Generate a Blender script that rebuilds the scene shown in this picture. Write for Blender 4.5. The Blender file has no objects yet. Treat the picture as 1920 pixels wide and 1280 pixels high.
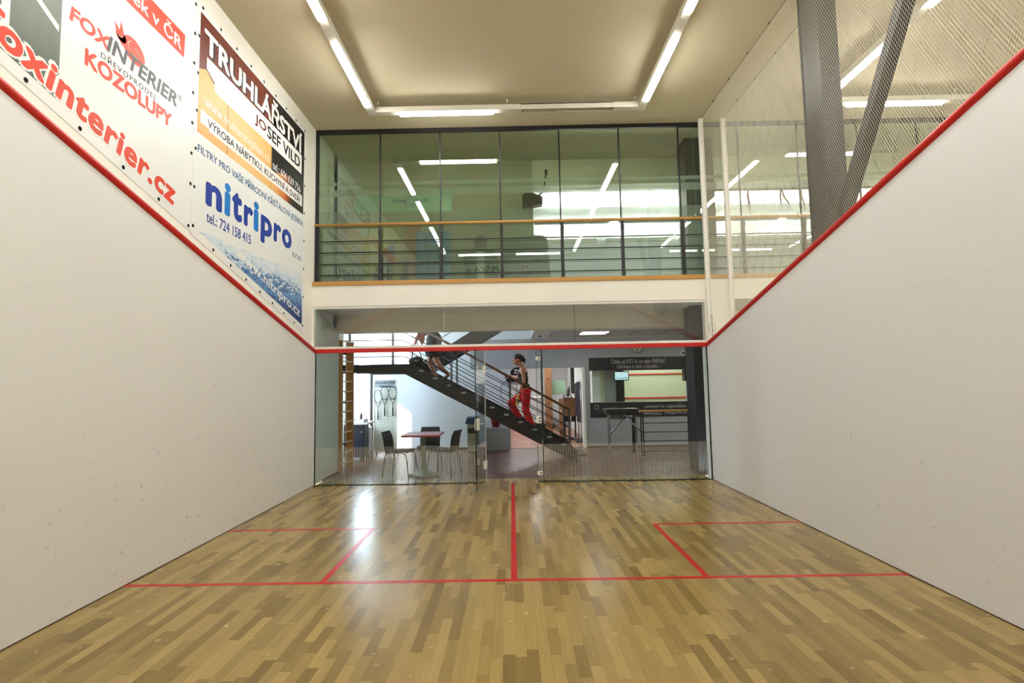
import bpy, bmesh, math, random
from mathutils import Vector, Matrix

random.seed(7)
S = bpy.context.scene
COL = S.collection

# ------------------------------------------------------------------ camera, world, sun, exposure
cd = bpy.data.cameras.new('camera')
cam = bpy.data.objects.new('camera', cd)
COL.objects.link(cam)
S.camera = cam
yaw, pitch, roll = 0.0076, 0.0798, -0.0178
fwd = Vector((-math.sin(yaw) * math.cos(pitch), math.cos(yaw) * math.cos(pitch), math.sin(pitch)))
rgt = Vector((math.cos(yaw), math.sin(yaw), 0))
upv = rgt.cross(fwd)
r2 = rgt * math.cos(roll) + upv * math.sin(roll)
u2 = upv * math.cos(roll) - rgt * math.sin(roll)
cam.matrix_world = Matrix((
    (r2.x, u2.x, -fwd.x, 0.0099), (r2.y, u2.y, -fwd.y, 0.8923), (r2.z, u2.z, -fwd.z, 1.6150), (0, 0, 0, 1)))
cd.sensor_width = 36.0
cd.lens = 1017.33 / 1920 * 36.0
cd.shift_x = 9.6655 / 1920
cd.shift_y = -6.0367 / 1920
cd.clip_start = 0.05

S.view_settings.view_transform = 'Standard'
S.view_settings.look = 'None'
S.view_settings.gamma = 1.0
S.view_settings.exposure = 0.0
S.view_settings.use_curve_mapping = False
S.cycles.transparent_max_bounces = 24

TUBE = 52.0           # fluorescent tubes of the courts
PANEL = 9.0           # ceiling panels: one seen in the lobby, the rest added
GYM = 105.0            # lamps added to whiten the gym ceiling
SKY = 27.0

W = bpy.data.worlds.new('world')
S.world = W
W.use_nodes = True
bg = W.node_tree.nodes['Background']
bg.inputs[0].default_value = (0.68, 0.83, 1.0, 1)
bg.inputs[1].default_value = SKY

sl = bpy.data.lights.new('sun', 'SUN')
sl.energy = 10.0
sl.angle = 0.01
sl.color = (1.0, 0.95, 0.86)
sun = bpy.data.objects.new('sun', sl)
COL.objects.link(sun)
sun.rotation_euler = Vector((0.62, 0.62, -0.48)).to_track_quat('-Z', 'Y').to_euler()


# ------------------------------------------------------------------ materials
def lin(c):
    return tuple(((v / 255) / 12.92 if v <= 10 else (((v / 255) + 0.055) / 1.055) ** 2.4) for v in c) + (1,)


def N(nt, typ, **kw):
    n = nt.nodes.new(typ)
    for k, v in kw.items():
        if k.startswith('i_'):
            n.inputs[int(k[2:])].default_value = v
        else:
            setattr(n, k, v)
    return n


def mat(name, rgb, rough=0.5, metal=0.0, var=0.0, vscale=8.0, bump=0.0, bscale=60.0, spec=0.5, emit=None, estr=0.0):
    m = bpy.data.materials.new(name)
    m.use_nodes = True
    nt = m.node_tree
    b = nt.nodes['Principled BSDF']
    c = lin(rgb)
    b.inputs['Base Color'].default_value = c
    b.inputs['Roughness'].default_value = rough
    b.inputs['Metallic'].default_value = metal
    b.inputs['Specular IOR Level'].default_value = spec
    if var > 0:
        tc = N(nt, 'ShaderNodeTexCoord')
        no = N(nt, 'ShaderNodeTexNoise')
        no.inputs['Scale'].default_value = vscale
        no.inputs['Detail'].default_value = 4
        nt.links.new(tc.outputs['Object'], no.inputs['Vector'])
        mx = N(nt, 'ShaderNodeMix', data_type='RGBA')
        mx.inputs[6].default_value = tuple(v * (1 - var) for v in c[:3]) + (1,)
        mx.inputs[7].default_value = tuple(min(1, v * (1 + var)) for v in c[:3]) + (1,)
        nt.links.new(no.outputs['Fac'], mx.inputs[0])
        nt.links.new(mx.outputs[2], b.inputs['Base Color'])
    if bump > 0:
        tc = N(nt, 'ShaderNodeTexCoord')
        no = N(nt, 'ShaderNodeTexNoise')
        no.inputs['Scale'].default_value = bscale
        nt.links.new(tc.outputs['Object'], no.inputs['Vector'])
        bp = N(nt, 'ShaderNodeBump')
        bp.inputs['Strength'].default_value = bump
        bp.inputs['Distance'].default_value = 0.01
        nt.links.new(no.outputs['Fac'], bp.inputs['Height'])
        nt.links.new(bp.outputs[0], b.inputs['Normal'])
    if emit:
        b.inputs['Emission Color'].default_value = lin(emit)
        b.inputs['Emission Strength'].default_value = estr
    return m


def math_node(nt, op, a, b=None):
    n = N(nt, 'ShaderNodeMath', operation=op)
    for i, v in enumerate((a, b)):
        if v is None:
            continue
        if isinstance(v, (int, float)):
            n.inputs[i].default_value = v
        else:
            nt.links.new(v, n.inputs[i])
    return n.outputs[0]


def plank_mat(name, light, dark, pw, pl, rough, seam=0.25, axis_swap=False, grain=0.35, coat=0.0):
    """strip floor: strips run along y, every strip of its own tone"""
    m = bpy.data.materials.new(name)
    m.use_nodes = True
    nt = m.node_tree
    L = nt.links
    b = nt.nodes['Principled BSDF']
    tc = N(nt, 'ShaderNodeTexCoord')
    sp = N(nt, 'ShaderNodeSeparateXYZ')
    L.new(tc.outputs['Object'], sp.inputs[0])
    X, Y = (sp.outputs[1], sp.outputs[0]) if axis_swap else (sp.outputs[0], sp.outputs[1])
    xs = math_node(nt, 'DIVIDE', X, pw)
    row = math_node(nt, 'FLOOR', xs)
    wn = N(nt, 'ShaderNodeTexWhiteNoise', noise_dimensions='1D')
    L.new(row, wn.inputs['W'])
    off = math_node(nt, 'MULTIPLY', wn.outputs['Value'], 7.31)
    ys = math_node(nt, 'ADD', math_node(nt, 'DIVIDE', Y, pl), off)
    # uneven strip lengths: warp the run a little
    ys2 = math_node(nt, 'ADD', ys, math_node(nt, 'MULTIPLY', math_node(nt, 'SINE', math_node(nt, 'MULTIPLY', ys, 2.1)), 0.3))
    colu = math_node(nt, 'FLOOR', ys2)
    cv = N(nt, 'ShaderNodeCombineXYZ')
    L.new(row, cv.inputs[0])
    L.new(colu, cv.inputs[1])
    w2 = N(nt, 'ShaderNodeTexWhiteNoise', noise_dimensions='2D')
    L.new(cv.outputs[0], w2.inputs['Vector'])
    ramp = N(nt, 'ShaderNodeValToRGB')
    cr = ramp.color_ramp
    cr.elements[0].position = 0.0
    cr.elements[0].color = lin(dark)
    cr.elements[1].position = 1.0
    cr.elements[1].color = lin(light)
    e = cr.elements.new(0.25)
    e.color = lin(tuple(d + (l - d) * 0.38 for d, l in zip(dark, light)))
    e = cr.elements.new(0.62)
    e.color = lin(tuple(d + (l - d) * 0.70 for d, l in zip(dark, light)))
    L.new(w2.outputs['Value'], ramp.inputs[0])
    # grain
    mp = N(nt, 'ShaderNodeMapping')
    mp.inputs['Scale'].default_value = (1.3, 34, 1) if axis_swap else (34, 1.3, 1)
    L.new(tc.outputs['Object'], mp.inputs[0])
    ad = N(nt, 'ShaderNodeVectorMath', operation='ADD')
    sc = N(nt, 'ShaderNodeVectorMath', operation='SCALE')
    sc.inputs['Scale'].default_value = 13.0
    L.new(w2.outputs['Color'], sc.inputs[0])
    L.new(mp.outputs[0], ad.inputs[0])
    L.new(sc.outputs[0], ad.inputs[1])
    gn = N(nt, 'ShaderNodeTexNoise')
    gn.inputs['Scale'].default_value = 1.6
    gn.inputs['Detail'].default_value = 6
    gn.inputs['Distortion'].default_value = 0.5
    L.new(ad.outputs[0], gn.inputs['Vector'])
    gm = N(nt, 'ShaderNodeMix', data_type='RGBA', blend_type='MULTIPLY')
    gm.inputs[0].default_value = grain
    gr = N(nt, 'ShaderNodeValToRGB')
    gr.color_ramp.elements[0].position = 0.3
    gr.color_ramp.elements[0].color = (0.45, 0.38, 0.28, 1)
    gr.color_ramp.elements[1].position = 0.62
    gr.color_ramp.elements[1].color = (1, 1, 1, 1)
    L.new(gn.outputs['Fac'], gr.inputs[0])
    L.new(ramp.outputs[0], gm.inputs[6])
    L.new(gr.outputs[0], gm.inputs[7])
    # seams
    fx = math_node(nt, 'FRACT', xs)
    fy = math_node(nt, 'FRACT', ys2)
    sx = math_node(nt, 'LESS_THAN', fx, 0.03)
    sy = math_node(nt, 'LESS_THAN', fy, 0.012)
    ss = math_node(nt, 'MULTIPLY', math_node(nt, 'MAXIMUM', sx, sy), seam)
    sm = N(nt, 'ShaderNodeMix', data_type='RGBA', blend_type='MULTIPLY')
    L.new(ss, sm.inputs[0])
    L.new(gm.outputs[2], sm.inputs[6])
    sm.inputs[7].default_value = (0.35, 0.27, 0.18, 1)
    L.new(sm.outputs[2], b.inputs['Base Color'])
    # worn gloss
    rn = N(nt, 'ShaderNodeTexNoise')
    rn.inputs['Scale'].default_value = 9.0
    rn.inputs['Detail'].default_value = 5
    L.new(tc.outputs['Object'], rn.inputs['Vector'])
    mr = N(nt, 'ShaderNodeMapRange')
    mr.inputs['From Min'].default_value = 0.3
    mr.inputs['From Max'].default_value = 0.7
    mr.inputs['To Min'].default_value = rough * 0.85
    mr.inputs['To Max'].default_value = rough * 1.2
    L.new(rn.outputs['Fac'], mr.inputs['Value'])
    L.new(mr.outputs[0], b.inputs['Roughness'])
    b.inputs['Specular IOR Level'].default_value = 0.42
    b.inputs['Coat Weight'].default_value = coat
    b.inputs['Coat Roughness'].default_value = 0.12
    bp = N(nt, 'ShaderNodeBump')
    bp.inputs['Strength'].default_value = 0.05
    bp.inputs['Distance'].default_value = 0.004
    L.new(gn.outputs['Fac'], bp.inputs['Height'])
    L.new(bp.outputs[0], b.inputs['Normal'])
    return m


def court_wall_mat(name, rgb, lo, hi):
    """white playing wall: fine panel joints, and grey ball marks, thickest near the back at knee to hip height"""
    m = bpy.data.materials.new(name)
    m.use_nodes = True
    nt = m.node_tree
    L = nt.links
    b = nt.nodes['Principled BSDF']
    b.inputs['Roughness'].default_value = 0.42
    b.inputs['Specular IOR Level'].default_value = 0.35
    tc = N(nt, 'ShaderNodeTexCoord')
    sp = N(nt, 'ShaderNodeSeparateXYZ')
    L.new(tc.outputs['Object'], sp.inputs[0])
    base = lin(rgb)
    cn = N(nt, 'ShaderNodeTexNoise')
    cn.inputs['Scale'].default_value = 0.9
    cn.inputs['Detail'].default_value = 3
    L.new(tc.outputs['Object'], cn.inputs['Vector'])
    cm = N(nt, 'ShaderNodeMix', data_type='RGBA')
    cm.inputs[6].default_value = tuple(v * 0.95 for v in base[:3]) + (1,)
    cm.inputs[7].default_value = base
    L.new(cn.outputs['Fac'], cm.inputs[0])
    # ball marks: crescent shaped smudges = ring of a voronoi cell cut by noise
    vm = N(nt, 'ShaderNodeMapping')
    vm.inputs['Scale'].default_value = (1, 4.6, 8.5)
    L.new(tc.outputs['Object'], vm.inputs[0])
    vo = N(nt, 'ShaderNodeTexVoronoi')
    vo.inputs['Scale'].default_value = 1.0
    L.new(vm.outputs[0], vo.inputs['Vector'])
    ring = math_node(nt, 'MULTIPLY', math_node(nt, 'GREATER_THAN', vo.outputs['Distance'], 0.10), math_node(nt, 'LESS_THAN', vo.outputs['Distance'], 0.15))
    n2 = N(nt, 'ShaderNodeTexNoise')
    n2.inputs['Scale'].default_value = 14.0
    n2.inputs['Detail'].default_value = 2
    L.new(tc.outputs['Object'], n2.inputs['Vector'])
    sc = N(nt, 'ShaderNodeSeparateColor')
    L.new(vo.outputs['Color'], sc.inputs[0])
    keep = math_node(nt, 'MULTIPLY', math_node(nt, 'GREATER_THAN', sc.outputs[0], 0.35), sc.outputs[1])
    cut = N(nt, 'ShaderNodeMapRange')
    cut.inputs['From Min'].default_value = 0.48
    cut.inputs['From Max'].default_value = 0.60
    L.new(n2.outputs['Fac'], cut.inputs['Value'])
    mark = math_node(nt, 'MULTIPLY', math_node(nt, 'MULTIPLY', ring, keep), cut.outputs[0])
    # tiny scuffs
    sm = N(nt, 'ShaderNodeMapping')
    sm.inputs['Scale'].default_value = (1, 15, 27)
    L.new(tc.outputs['Object'], sm.inputs[0])
    n3 = N(nt, 'ShaderNodeTexNoise')
    n3.inputs['Scale'].default_value = 1.0
    n3.inputs['Detail'].default_value = 3
    L.new(sm.outputs[0], n3.inputs['Vector'])
    scf = N(nt, 'ShaderNodeMapRange')
    scf.inputs['From Min'].default_value = 0.66
    scf.inputs['From Max'].default_value = 0.76
    L.new(n3.outputs['Fac'], scf.inputs['Value'])
    dz = N(nt, 'ShaderNodeMapRange')
    dz.inputs['From Min'].default_value = 2.4
    dz.inputs['From Max'].default_value = 0.7
    dz.inputs['To Min'].default_value = 0.15
    L.new(sp.outputs[2], dz.inputs['Value'])
    dy = N(nt, 'ShaderNodeMapRange')
    dy.inputs['From Min'].default_value = 2.0
    dy.inputs['From Max'].default_value = 7.5
    L.new(sp.outputs[1], dy.inputs['Value'])
    dens = math_node(nt, 'MULTIPLY', dz.outputs[0], dy.outputs[0])
    tot = math_node(nt, 'MULTIPLY', math_node(nt, 'MAXIMUM', math_node(nt, 'MULTIPLY', mark, 0.6), math_node(nt, 'MULTIPLY', scf.outputs[0], 0.42)), dens)
    # joints of the panels
    jz = math_node(nt, 'LESS_THAN', math_node(nt, 'ABSOLUTE', math_node(nt, 'SUBTRACT', sp.outputs[2], lo)), 0.0022)
    jy = math_node(nt, 'LESS_THAN', math_node(nt, 'ABSOLUTE', math_node(nt, 'SUBTRACT', math_node(nt, 'MODULO', math_node(nt, 'ADD', sp.outputs[1], hi), 2.6), 1.3)), 0.0022)
    jy = math_node(nt, 'MULTIPLY', jy, math_node(nt, 'GREATER_THAN', sp.outputs[2], lo))
    tot = math_node(nt, 'MAXIMUM', tot, math_node(nt, 'MULTIPLY', math_node(nt, 'MAXIMUM', jz, jy), 0.09))
    fm = N(nt, 'ShaderNodeMix', data_type='RGBA')
    L.new(tot, fm.inputs[0])
    L.new(cm.outputs[2], fm.inputs[6])
    fm.inputs[7].default_value = lin((95, 90, 88))
    L.new(fm.outputs[2], b.inputs['Base Color'])
    return m


def glass_mat(name, tint, f0=0.05, rough=0.0):
    """sheet glass as a thin box: tinted see-through plus a mirror share that grows towards grazing angles"""
    m = bpy.data.materials.new(name)
    m.use_nodes = True
    nt = m.node_tree
    nt.nodes.clear()
    L = nt.links
    out = N(nt, 'ShaderNodeOutputMaterial')
    lw = N(nt, 'ShaderNodeLayerWeight')
    lw.inputs['Blend'].default_value = 0.5
    p = math_node(nt, 'POWER', lw.outputs['Facing'], 5.0)
    f = math_node(nt, 'ADD', math_node(nt, 'MULTIPLY', p, 1 - f0), f0)
    tr = N(nt, 'ShaderNodeBsdfTransparent')
    tr.inputs[0].default_value = tuple(tint) + (1,)
    gl = N(nt, 'ShaderNodeBsdfGlossy')
    gl.inputs['Roughness'].default_value = rough
    mx = N(nt, 'ShaderNodeMixShader')
    L.new(f, mx.inputs[0])
    L.new(tr.outputs[0], mx.inputs[1])
    L.new(gl.outputs[0], mx.inputs[2])
    L.new(mx.outputs[0], out.inputs[0])
    return m


def film_mat(name, clear, rgb):
    m = bpy.data.materials.new(name)
    m.use_nodes = True
    nt = m.node_tree
    nt.nodes.clear()
    L = nt.links
    out = N(nt, 'ShaderNodeOutputMaterial')
    tr = N(nt, 'ShaderNodeBsdfTransparent')
    tl = N(nt, 'ShaderNodeBsdfTranslucent')
    tl.inputs[0].default_value = lin(rgb)
    df = N(nt, 'ShaderNodeBsdfDiffuse')
    df.inputs[0].default_value = lin(rgb)
    a = N(nt, 'ShaderNodeMixShader')
    a.inputs[0].default_value = 0.22
    L.new(tl.outputs[0], a.inputs[1])
    L.new(df.outputs[0], a.inputs[2])
    b = N(nt, 'ShaderNodeMixShader')
    b.inputs[0].default_value = clear
    L.new(a.outputs[0], b.inputs[1])
    L.new(tr.outputs[0], b.inputs[2])
    L.new(b.outputs[0], out.inputs[0])
    return m


def emit_mat(name, rgb, strength):
    m = bpy.data.materials.new(name)
    m.use_nodes = True
    nt = m.node_tree
    nt.nodes.clear()
    out = N(nt, 'ShaderNodeOutputMaterial')
    e = N(nt, 'ShaderNodeEmission')
    e.inputs[0].default_value = lin(rgb)
    e.inputs[1].default_value = strength
    nt.links.new(e.outputs[0], out.inputs[0])
    return m


def ramp_mat(name, stops, axis, lo, hi, noise=0.0, nscale=(1, 1, 1), rough=0.4, detail=5, dist=1.0):
    """printed picture: colours along one axis, broken up by noise"""
    m = bpy.data.materials.new(name)
    m.use_nodes = True
    nt = m.node_tree
    L = nt.links
    b = nt.nodes['Principled BSDF']
    b.inputs['Roughness'].default_value = rough
    tc = N(nt, 'ShaderNodeNewGeometry')
    sp = N(nt, 'ShaderNodeSeparateXYZ')
    L.new(tc.outputs['Position'], sp.inputs[0])
    mr = N(nt, 'ShaderNodeMapRange')
    mr.inputs['From Min'].default_value = lo
    mr.inputs['From Max'].default_value = hi
    L.new(sp.outputs['xyz'.index(axis)], mr.inputs['Value'])
    mp = N(nt, 'ShaderNodeMapping')
    mp.inputs['Scale'].default_value = nscale
    L.new(tc.outputs['Position'], mp.inputs[0])
    no = N(nt, 'ShaderNodeTexNoise')
    no.inputs['Scale'].default_value = 1.0
    no.inputs['Detail'].default_value = detail
    no.inputs['Distortion'].default_value = dist
    L.new(mp.outputs[0], no.inputs['Vector'])
    v = math_node(nt, 'ADD', mr.outputs[0], math_node(nt, 'MULTIPLY', math_node(nt, 'SUBTRACT', no.outputs['Fac'], 0.5), noise))
    rp = N(nt, 'ShaderNodeValToRGB')
    cr = rp.color_ramp
    cr.elements[0].position = stops[0][0]
    cr.elements[0].color = lin(stops[0][1])
    cr.elements[1].position = stops[-1][0]
    cr.elements[1].color = lin(stops[-1][1])
    for p, c in stops[1:-1]:
        e = cr.elements.new(p)
        e.color = lin(c)
    L.new(v, rp.inputs[0])
    L.new(rp.outputs[0], b.inputs['Base Color'])
    return m


M = {}
M['court_l'] = court_wall_mat('court_wall_left', (234, 233, 228), 2.3, 0.6)
M['court_r'] = court_wall_mat('court_wall_right', (232, 232, 231), 2.3, 2.1)
M['plaster'] = mat('cream_plaster', (242, 240, 228), 0.85, var=0.03, vscale=3, bump=0.08, bscale=120)
M['white_wall'] = mat('white_plaster', (236, 238, 242), 0.85, var=0.02, vscale=3)
M['grey_wall'] = mat('grey_plaster', (176, 178, 182), 0.85, var=0.04, vscale=4)
M['green_wall'] = mat('pale_green_grey_board', (196, 206, 200), 0.6, var=0.02, vscale=3)
M['beige_wall'] = mat('beige_plaster', (238, 233, 214), 0.85, var=0.03, vscale=3)
M['gym_wall'] = mat('olive_beige_plaster', (186, 182, 156), 0.85, var=0.03, vscale=3)
M['ceiling'] = mat('cream_ceiling_paint', (204, 194, 163), 0.9, var=0.03, vscale=60, bump=0.1, bscale=200)
M['lobby_ceiling'] = mat('white_ceiling_board', (214, 214, 216), 0.85, var=0.02)
M['floor'] = plank_mat('maple_strip_floor', (174, 148, 88), (124, 101, 50), 0.0705, 0.50, 0.23, seam=0.35, grain=0.22, coat=0.0)
M['lobby_floor'] = plank_mat('red_brown_plank_floor', (112, 78, 66), (78, 52, 43), 0.15, 0.33, 0.30, seam=0.5, grain=0.3, coat=0.1)
M['lobby_wood'] = plank_mat('reception_plank_floor', (176, 128, 110), (132, 92, 78), 0.15, 0.5, 0.35, seam=0.5, grain=0.3)
M['red'] = mat('red_paint', (196, 30, 22), 0.35, var=0.06, vscale=12)
M['line_red'] = mat('red_floor_paint', (190, 18, 14), 0.30, var=0.08, vscale=20)
M['white_paint'] = mat('white_lacquer', (240, 238, 230), 0.4, var=0.02)
M['black_metal'] = mat('black_powder_coat', (24, 24, 26), 0.42, var=0.15, vscale=30)
M['dark_steel'] = mat('dark_steel_paint', (17, 17, 20), 0.38, var=0.12, vscale=20)
M['column'] = mat('black_column_paint', (12, 13, 17), 0.45, var=0.1, vscale=10)
M['steel'] = mat('brushed_steel', (150, 152, 156), 0.3, metal=0.9, var=0.08, vscale=40)
M['chrome'] = mat('chrome', (205, 207, 210), 0.15, metal=1.0)
M['wood_rail'] = mat('oiled_beech', (188, 140, 72), 0.4, var=0.12, vscale=25)
M['wood_dark'] = mat('brown_varnished_wood', (110, 72, 42), 0.4, var=0.15, vscale=25)
M['wood_bar'] = mat('orange_brown_ladder_wood', (168, 116, 52), 0.45, var=0.15, vscale=18)
M['wood_rung'] = mat('pale_rung_wood', (236, 222, 196), 0.45, var=0.05, vscale=30)
M['knotty'] = mat('knotty_pine_board', (146, 100, 68), 0.6, var=0.3, vscale=9)
M['glass_up'] = glass_mat('green_float_glass', (0.83, 0.895, 0.815), 0.09)
M['glass'] = glass_mat('clear_safety_glass', (0.95, 0.975, 0.96), 0.012)
M['glass_strip'] = glass_mat('reflecting_safety_glass', (0.94, 0.96, 0.94), 0.06)
M['glass_edge'] = mat('dark_green_glass_edge', (24, 44, 40), 0.15, var=0.1)
M['film'] = film_mat('frosted_film', 0.66, (206, 214, 206))
M['band'] = film_mat('frosted_band', 0.55, (226, 232, 224))
M['stripe'] = mat('white_sticker_stripe', (222, 216, 198), 0.6, var=0.03)
M['tube'] = emit_mat('lit_diffuser', (254, 252, 247), TUBE)
M['gym_tube'] = emit_mat('lit_gym_diffuser', (255, 252, 246), GYM)
M['panel_bright'] = emit_mat('lit_reception_panel', (255, 252, 246), PANEL * 2.5)
M['panel_lit'] = emit_mat('lit_ceiling_panel', (255, 252, 246), PANEL)
M['housing'] = mat('white_aluminium_channel', (226, 222, 206), 0.45, var=0.03)
M['housing_dark'] = mat('olive_unlit_channel', (58, 52, 28), 0.5, var=0.1)
M['net'] = mat('cream_net_cord', (232, 226, 206), 0.7, var=0.04)
M['cable'] = mat('dark_cable', (60, 56, 50), 0.6, var=0.1)
M['vinyl'] = mat('white_banner_vinyl', (238, 240, 236), 0.38, var=0.015, vscale=4, bump=0.12, bscale=5)
M['ink_black'] = mat('black_print', (24, 22, 24), 0.4, var=0.05)
M['ink_white'] = mat('white_print', (244, 242, 238), 0.4, var=0.01)
M['ink_red'] = mat('orange_red_print', (222, 66, 40), 0.4, var=0.05, vscale=15)
M['ink_grey'] = mat('grey_print', (72, 74, 78), 0.4, var=0.05)
M['ink_blue'] = mat('deep_blue_print', (28, 60, 158), 0.4, var=0.05)
M['ink_sky'] = mat('bright_blue_print', (20, 124, 208), 0.4, var=0.05)
M['ink_text'] = mat('slate_blue_print', (38, 92, 146), 0.4, var=0.04)
M['ink_maroon'] = mat('maroon_print', (110, 40, 28), 0.4, var=0.1)
M['pic_wood'] = ramp_mat('printed_wood_picture', [(0.0, (226, 164, 92)), (0.35, (240, 200, 140)), (0.6, (232, 182, 112)), (0.75, (206, 112, 48)), (0.80, (120, 48, 24)), (0.84, (26, 22, 24)), (1.0, (38, 28, 26))], 'y', 6.4, 9.3, 0.10, (1, 1.2, 6))
M['pic_maroon'] = ramp_mat('printed_dark_wood_picture', [(0.0, (98, 34, 24)), (0.5, (112, 42, 28)), (0.60, (90, 34, 26)), (0.63, (30, 26, 26)), (1.0, (28, 26, 28))], 'y', 6.4, 9.3, 0.02, (1, 1, 3))
M['pic_water'] = ramp_mat('printed_water_picture', [(0.0, (16, 40, 98)), (0.35, (30, 78, 150)), (0.5, (96, 156, 206)), (0.62, (36, 84, 150)), (0.75, (200, 222, 238)), (1.0, (232, 238, 240))], 'z', 2.55, 3.32, 0.9, (1, 4.5, 14), detail=8, dist=1.6)
M['pic_grey'] = ramp_mat('printed_room_picture', [(0.0, (86, 98, 88)), (0.5, (128, 136, 126)), (0.7, (176, 182, 178)), (1.0, (206, 210, 208))], 'z', 3.7, 5.6, 0.5, (1, 2.5, 1.2))
M['skin'] = mat('tanned_skin', (182, 126, 98), 0.5, var=0.04, vscale=12)
M['hair'] = mat('dark_brown_hair', (40, 27, 22), 0.45, var=0.2, vscale=40)
M['hair_red'] = mat('reddish_hair', (160, 82, 66), 0.5, var=0.3, vscale=30)
M['scarf'] = mat('coral_cloth', (206, 120, 112), 0.8, var=0.3, vscale=22)
M['cloth_black'] = mat('black_cloth', (22, 21, 23), 0.85, var=0.15, vscale=30)
M['cloth_red'] = mat('red_cloth', (196, 36, 34), 0.8, var=0.1, vscale=14)
M['shoe'] = mat('black_shoe', (28, 24, 24), 0.5, var=0.1)
M['plastic_black'] = mat('black_plastic', (30, 30, 34), 0.4, var=0.1)
M['plastic_white'] = mat('white_plastic', (238, 238, 226), 0.4, var=0.02)
M['table_red'] = mat('dark_red_laminate', (158, 58, 62), 0.25, var=0.06, vscale=15)
M['base_green'] = mat('grey_green_cast_iron', (118, 140, 132), 0.4, var=0.08)
M['desk_white'] = mat('white_laminate', (240, 240, 240), 0.35, var=0.02)
M['navy'] = mat('navy_blue_laminate', (30, 42, 74), 0.4, var=0.06)
M['bin_beige'] = mat('beige_grey_board', (138, 132, 104), 0.5, var=0.08)
M['pot_red'] = mat('dark_red_glazed_pot', (128, 22, 24), 0.3, var=0.08)
M['leaf'] = mat('dark_leaf', (36, 44, 28), 0.5, var=0.25, vscale=20)
M['soil'] = mat('dark_soil', (40, 30, 24), 0.9, var=0.3, vscale=40)
M['sign_dark'] = mat('dark_aubergine_sign', (19, 16, 26), 0.45, var=0.05)
M['sign_text'] = mat('pale_grey_letters', (196, 194, 196), 0.5, var=0.02)
M['screen'] = mat('lit_screen', (190, 220, 226), 0.3, emit=(190, 226, 232), estr=0.75)
M['screen_bar'] = mat('lit_screen_bar', (120, 170, 176), 0.3, emit=(120, 180, 186), estr=0.5)
M['mat_blue'] = mat('blue_foam_mat', (96, 150, 216), 0.8, var=0.1, vscale=10)
M['grey_panel'] = mat('dark_grey_panel', (88, 100, 92), 0.6, var=0.06)
M['yellow_print'] = ramp_mat('yellow_green_poster', [(0.0, (150, 176, 70)), (0.5, (226, 206, 60)), (0.8, (196, 170, 70)), (1.0, (206, 90, 50))], 'x', -2.9, -1.9, 0.35, (1.4, 1, 1.6))
M['green_board'] = mat('pale_green_glass_board', (170, 206, 178), 0.3, var=0.03)
M['strap_red'] = mat('red_brown_webbing', (120, 44, 34), 0.8, var=0.15)
M['rattan'] = mat('mixed_clothes', (92, 86, 104), 0.85, var=0.6, vscale=24)
M['bottle'] = mat('yellow_drink', (214, 178, 92), 0.3, var=0.2, vscale=20)
M['court3'] = mat('far_court_wall', (200, 208, 180), 0.7, var=0.05, vscale=3)
M['tile_line'] = mat('dark_ceiling_rail', (70, 70, 74), 0.5, var=0.1)
M['tile'] = mat('ceiling_tile', (192, 192, 192), 0.9, var=0.06, vscale=60)
M['skirting'] = mat('dark_brown_skirting', (64, 44, 36), 0.5, var=0.1)
M['clock_face'] = mat('clock_face', (226, 226, 220), 0.4, var=0.02)
M['navy_side'] = mat('slate_blue_column_paint', (44, 52, 74), 0.5, var=0.08)  # column paint with blue daylight put into its colour; unused
M['string'] = mat('racket_string', (230, 232, 234), 0.4, var=0.02)


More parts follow.
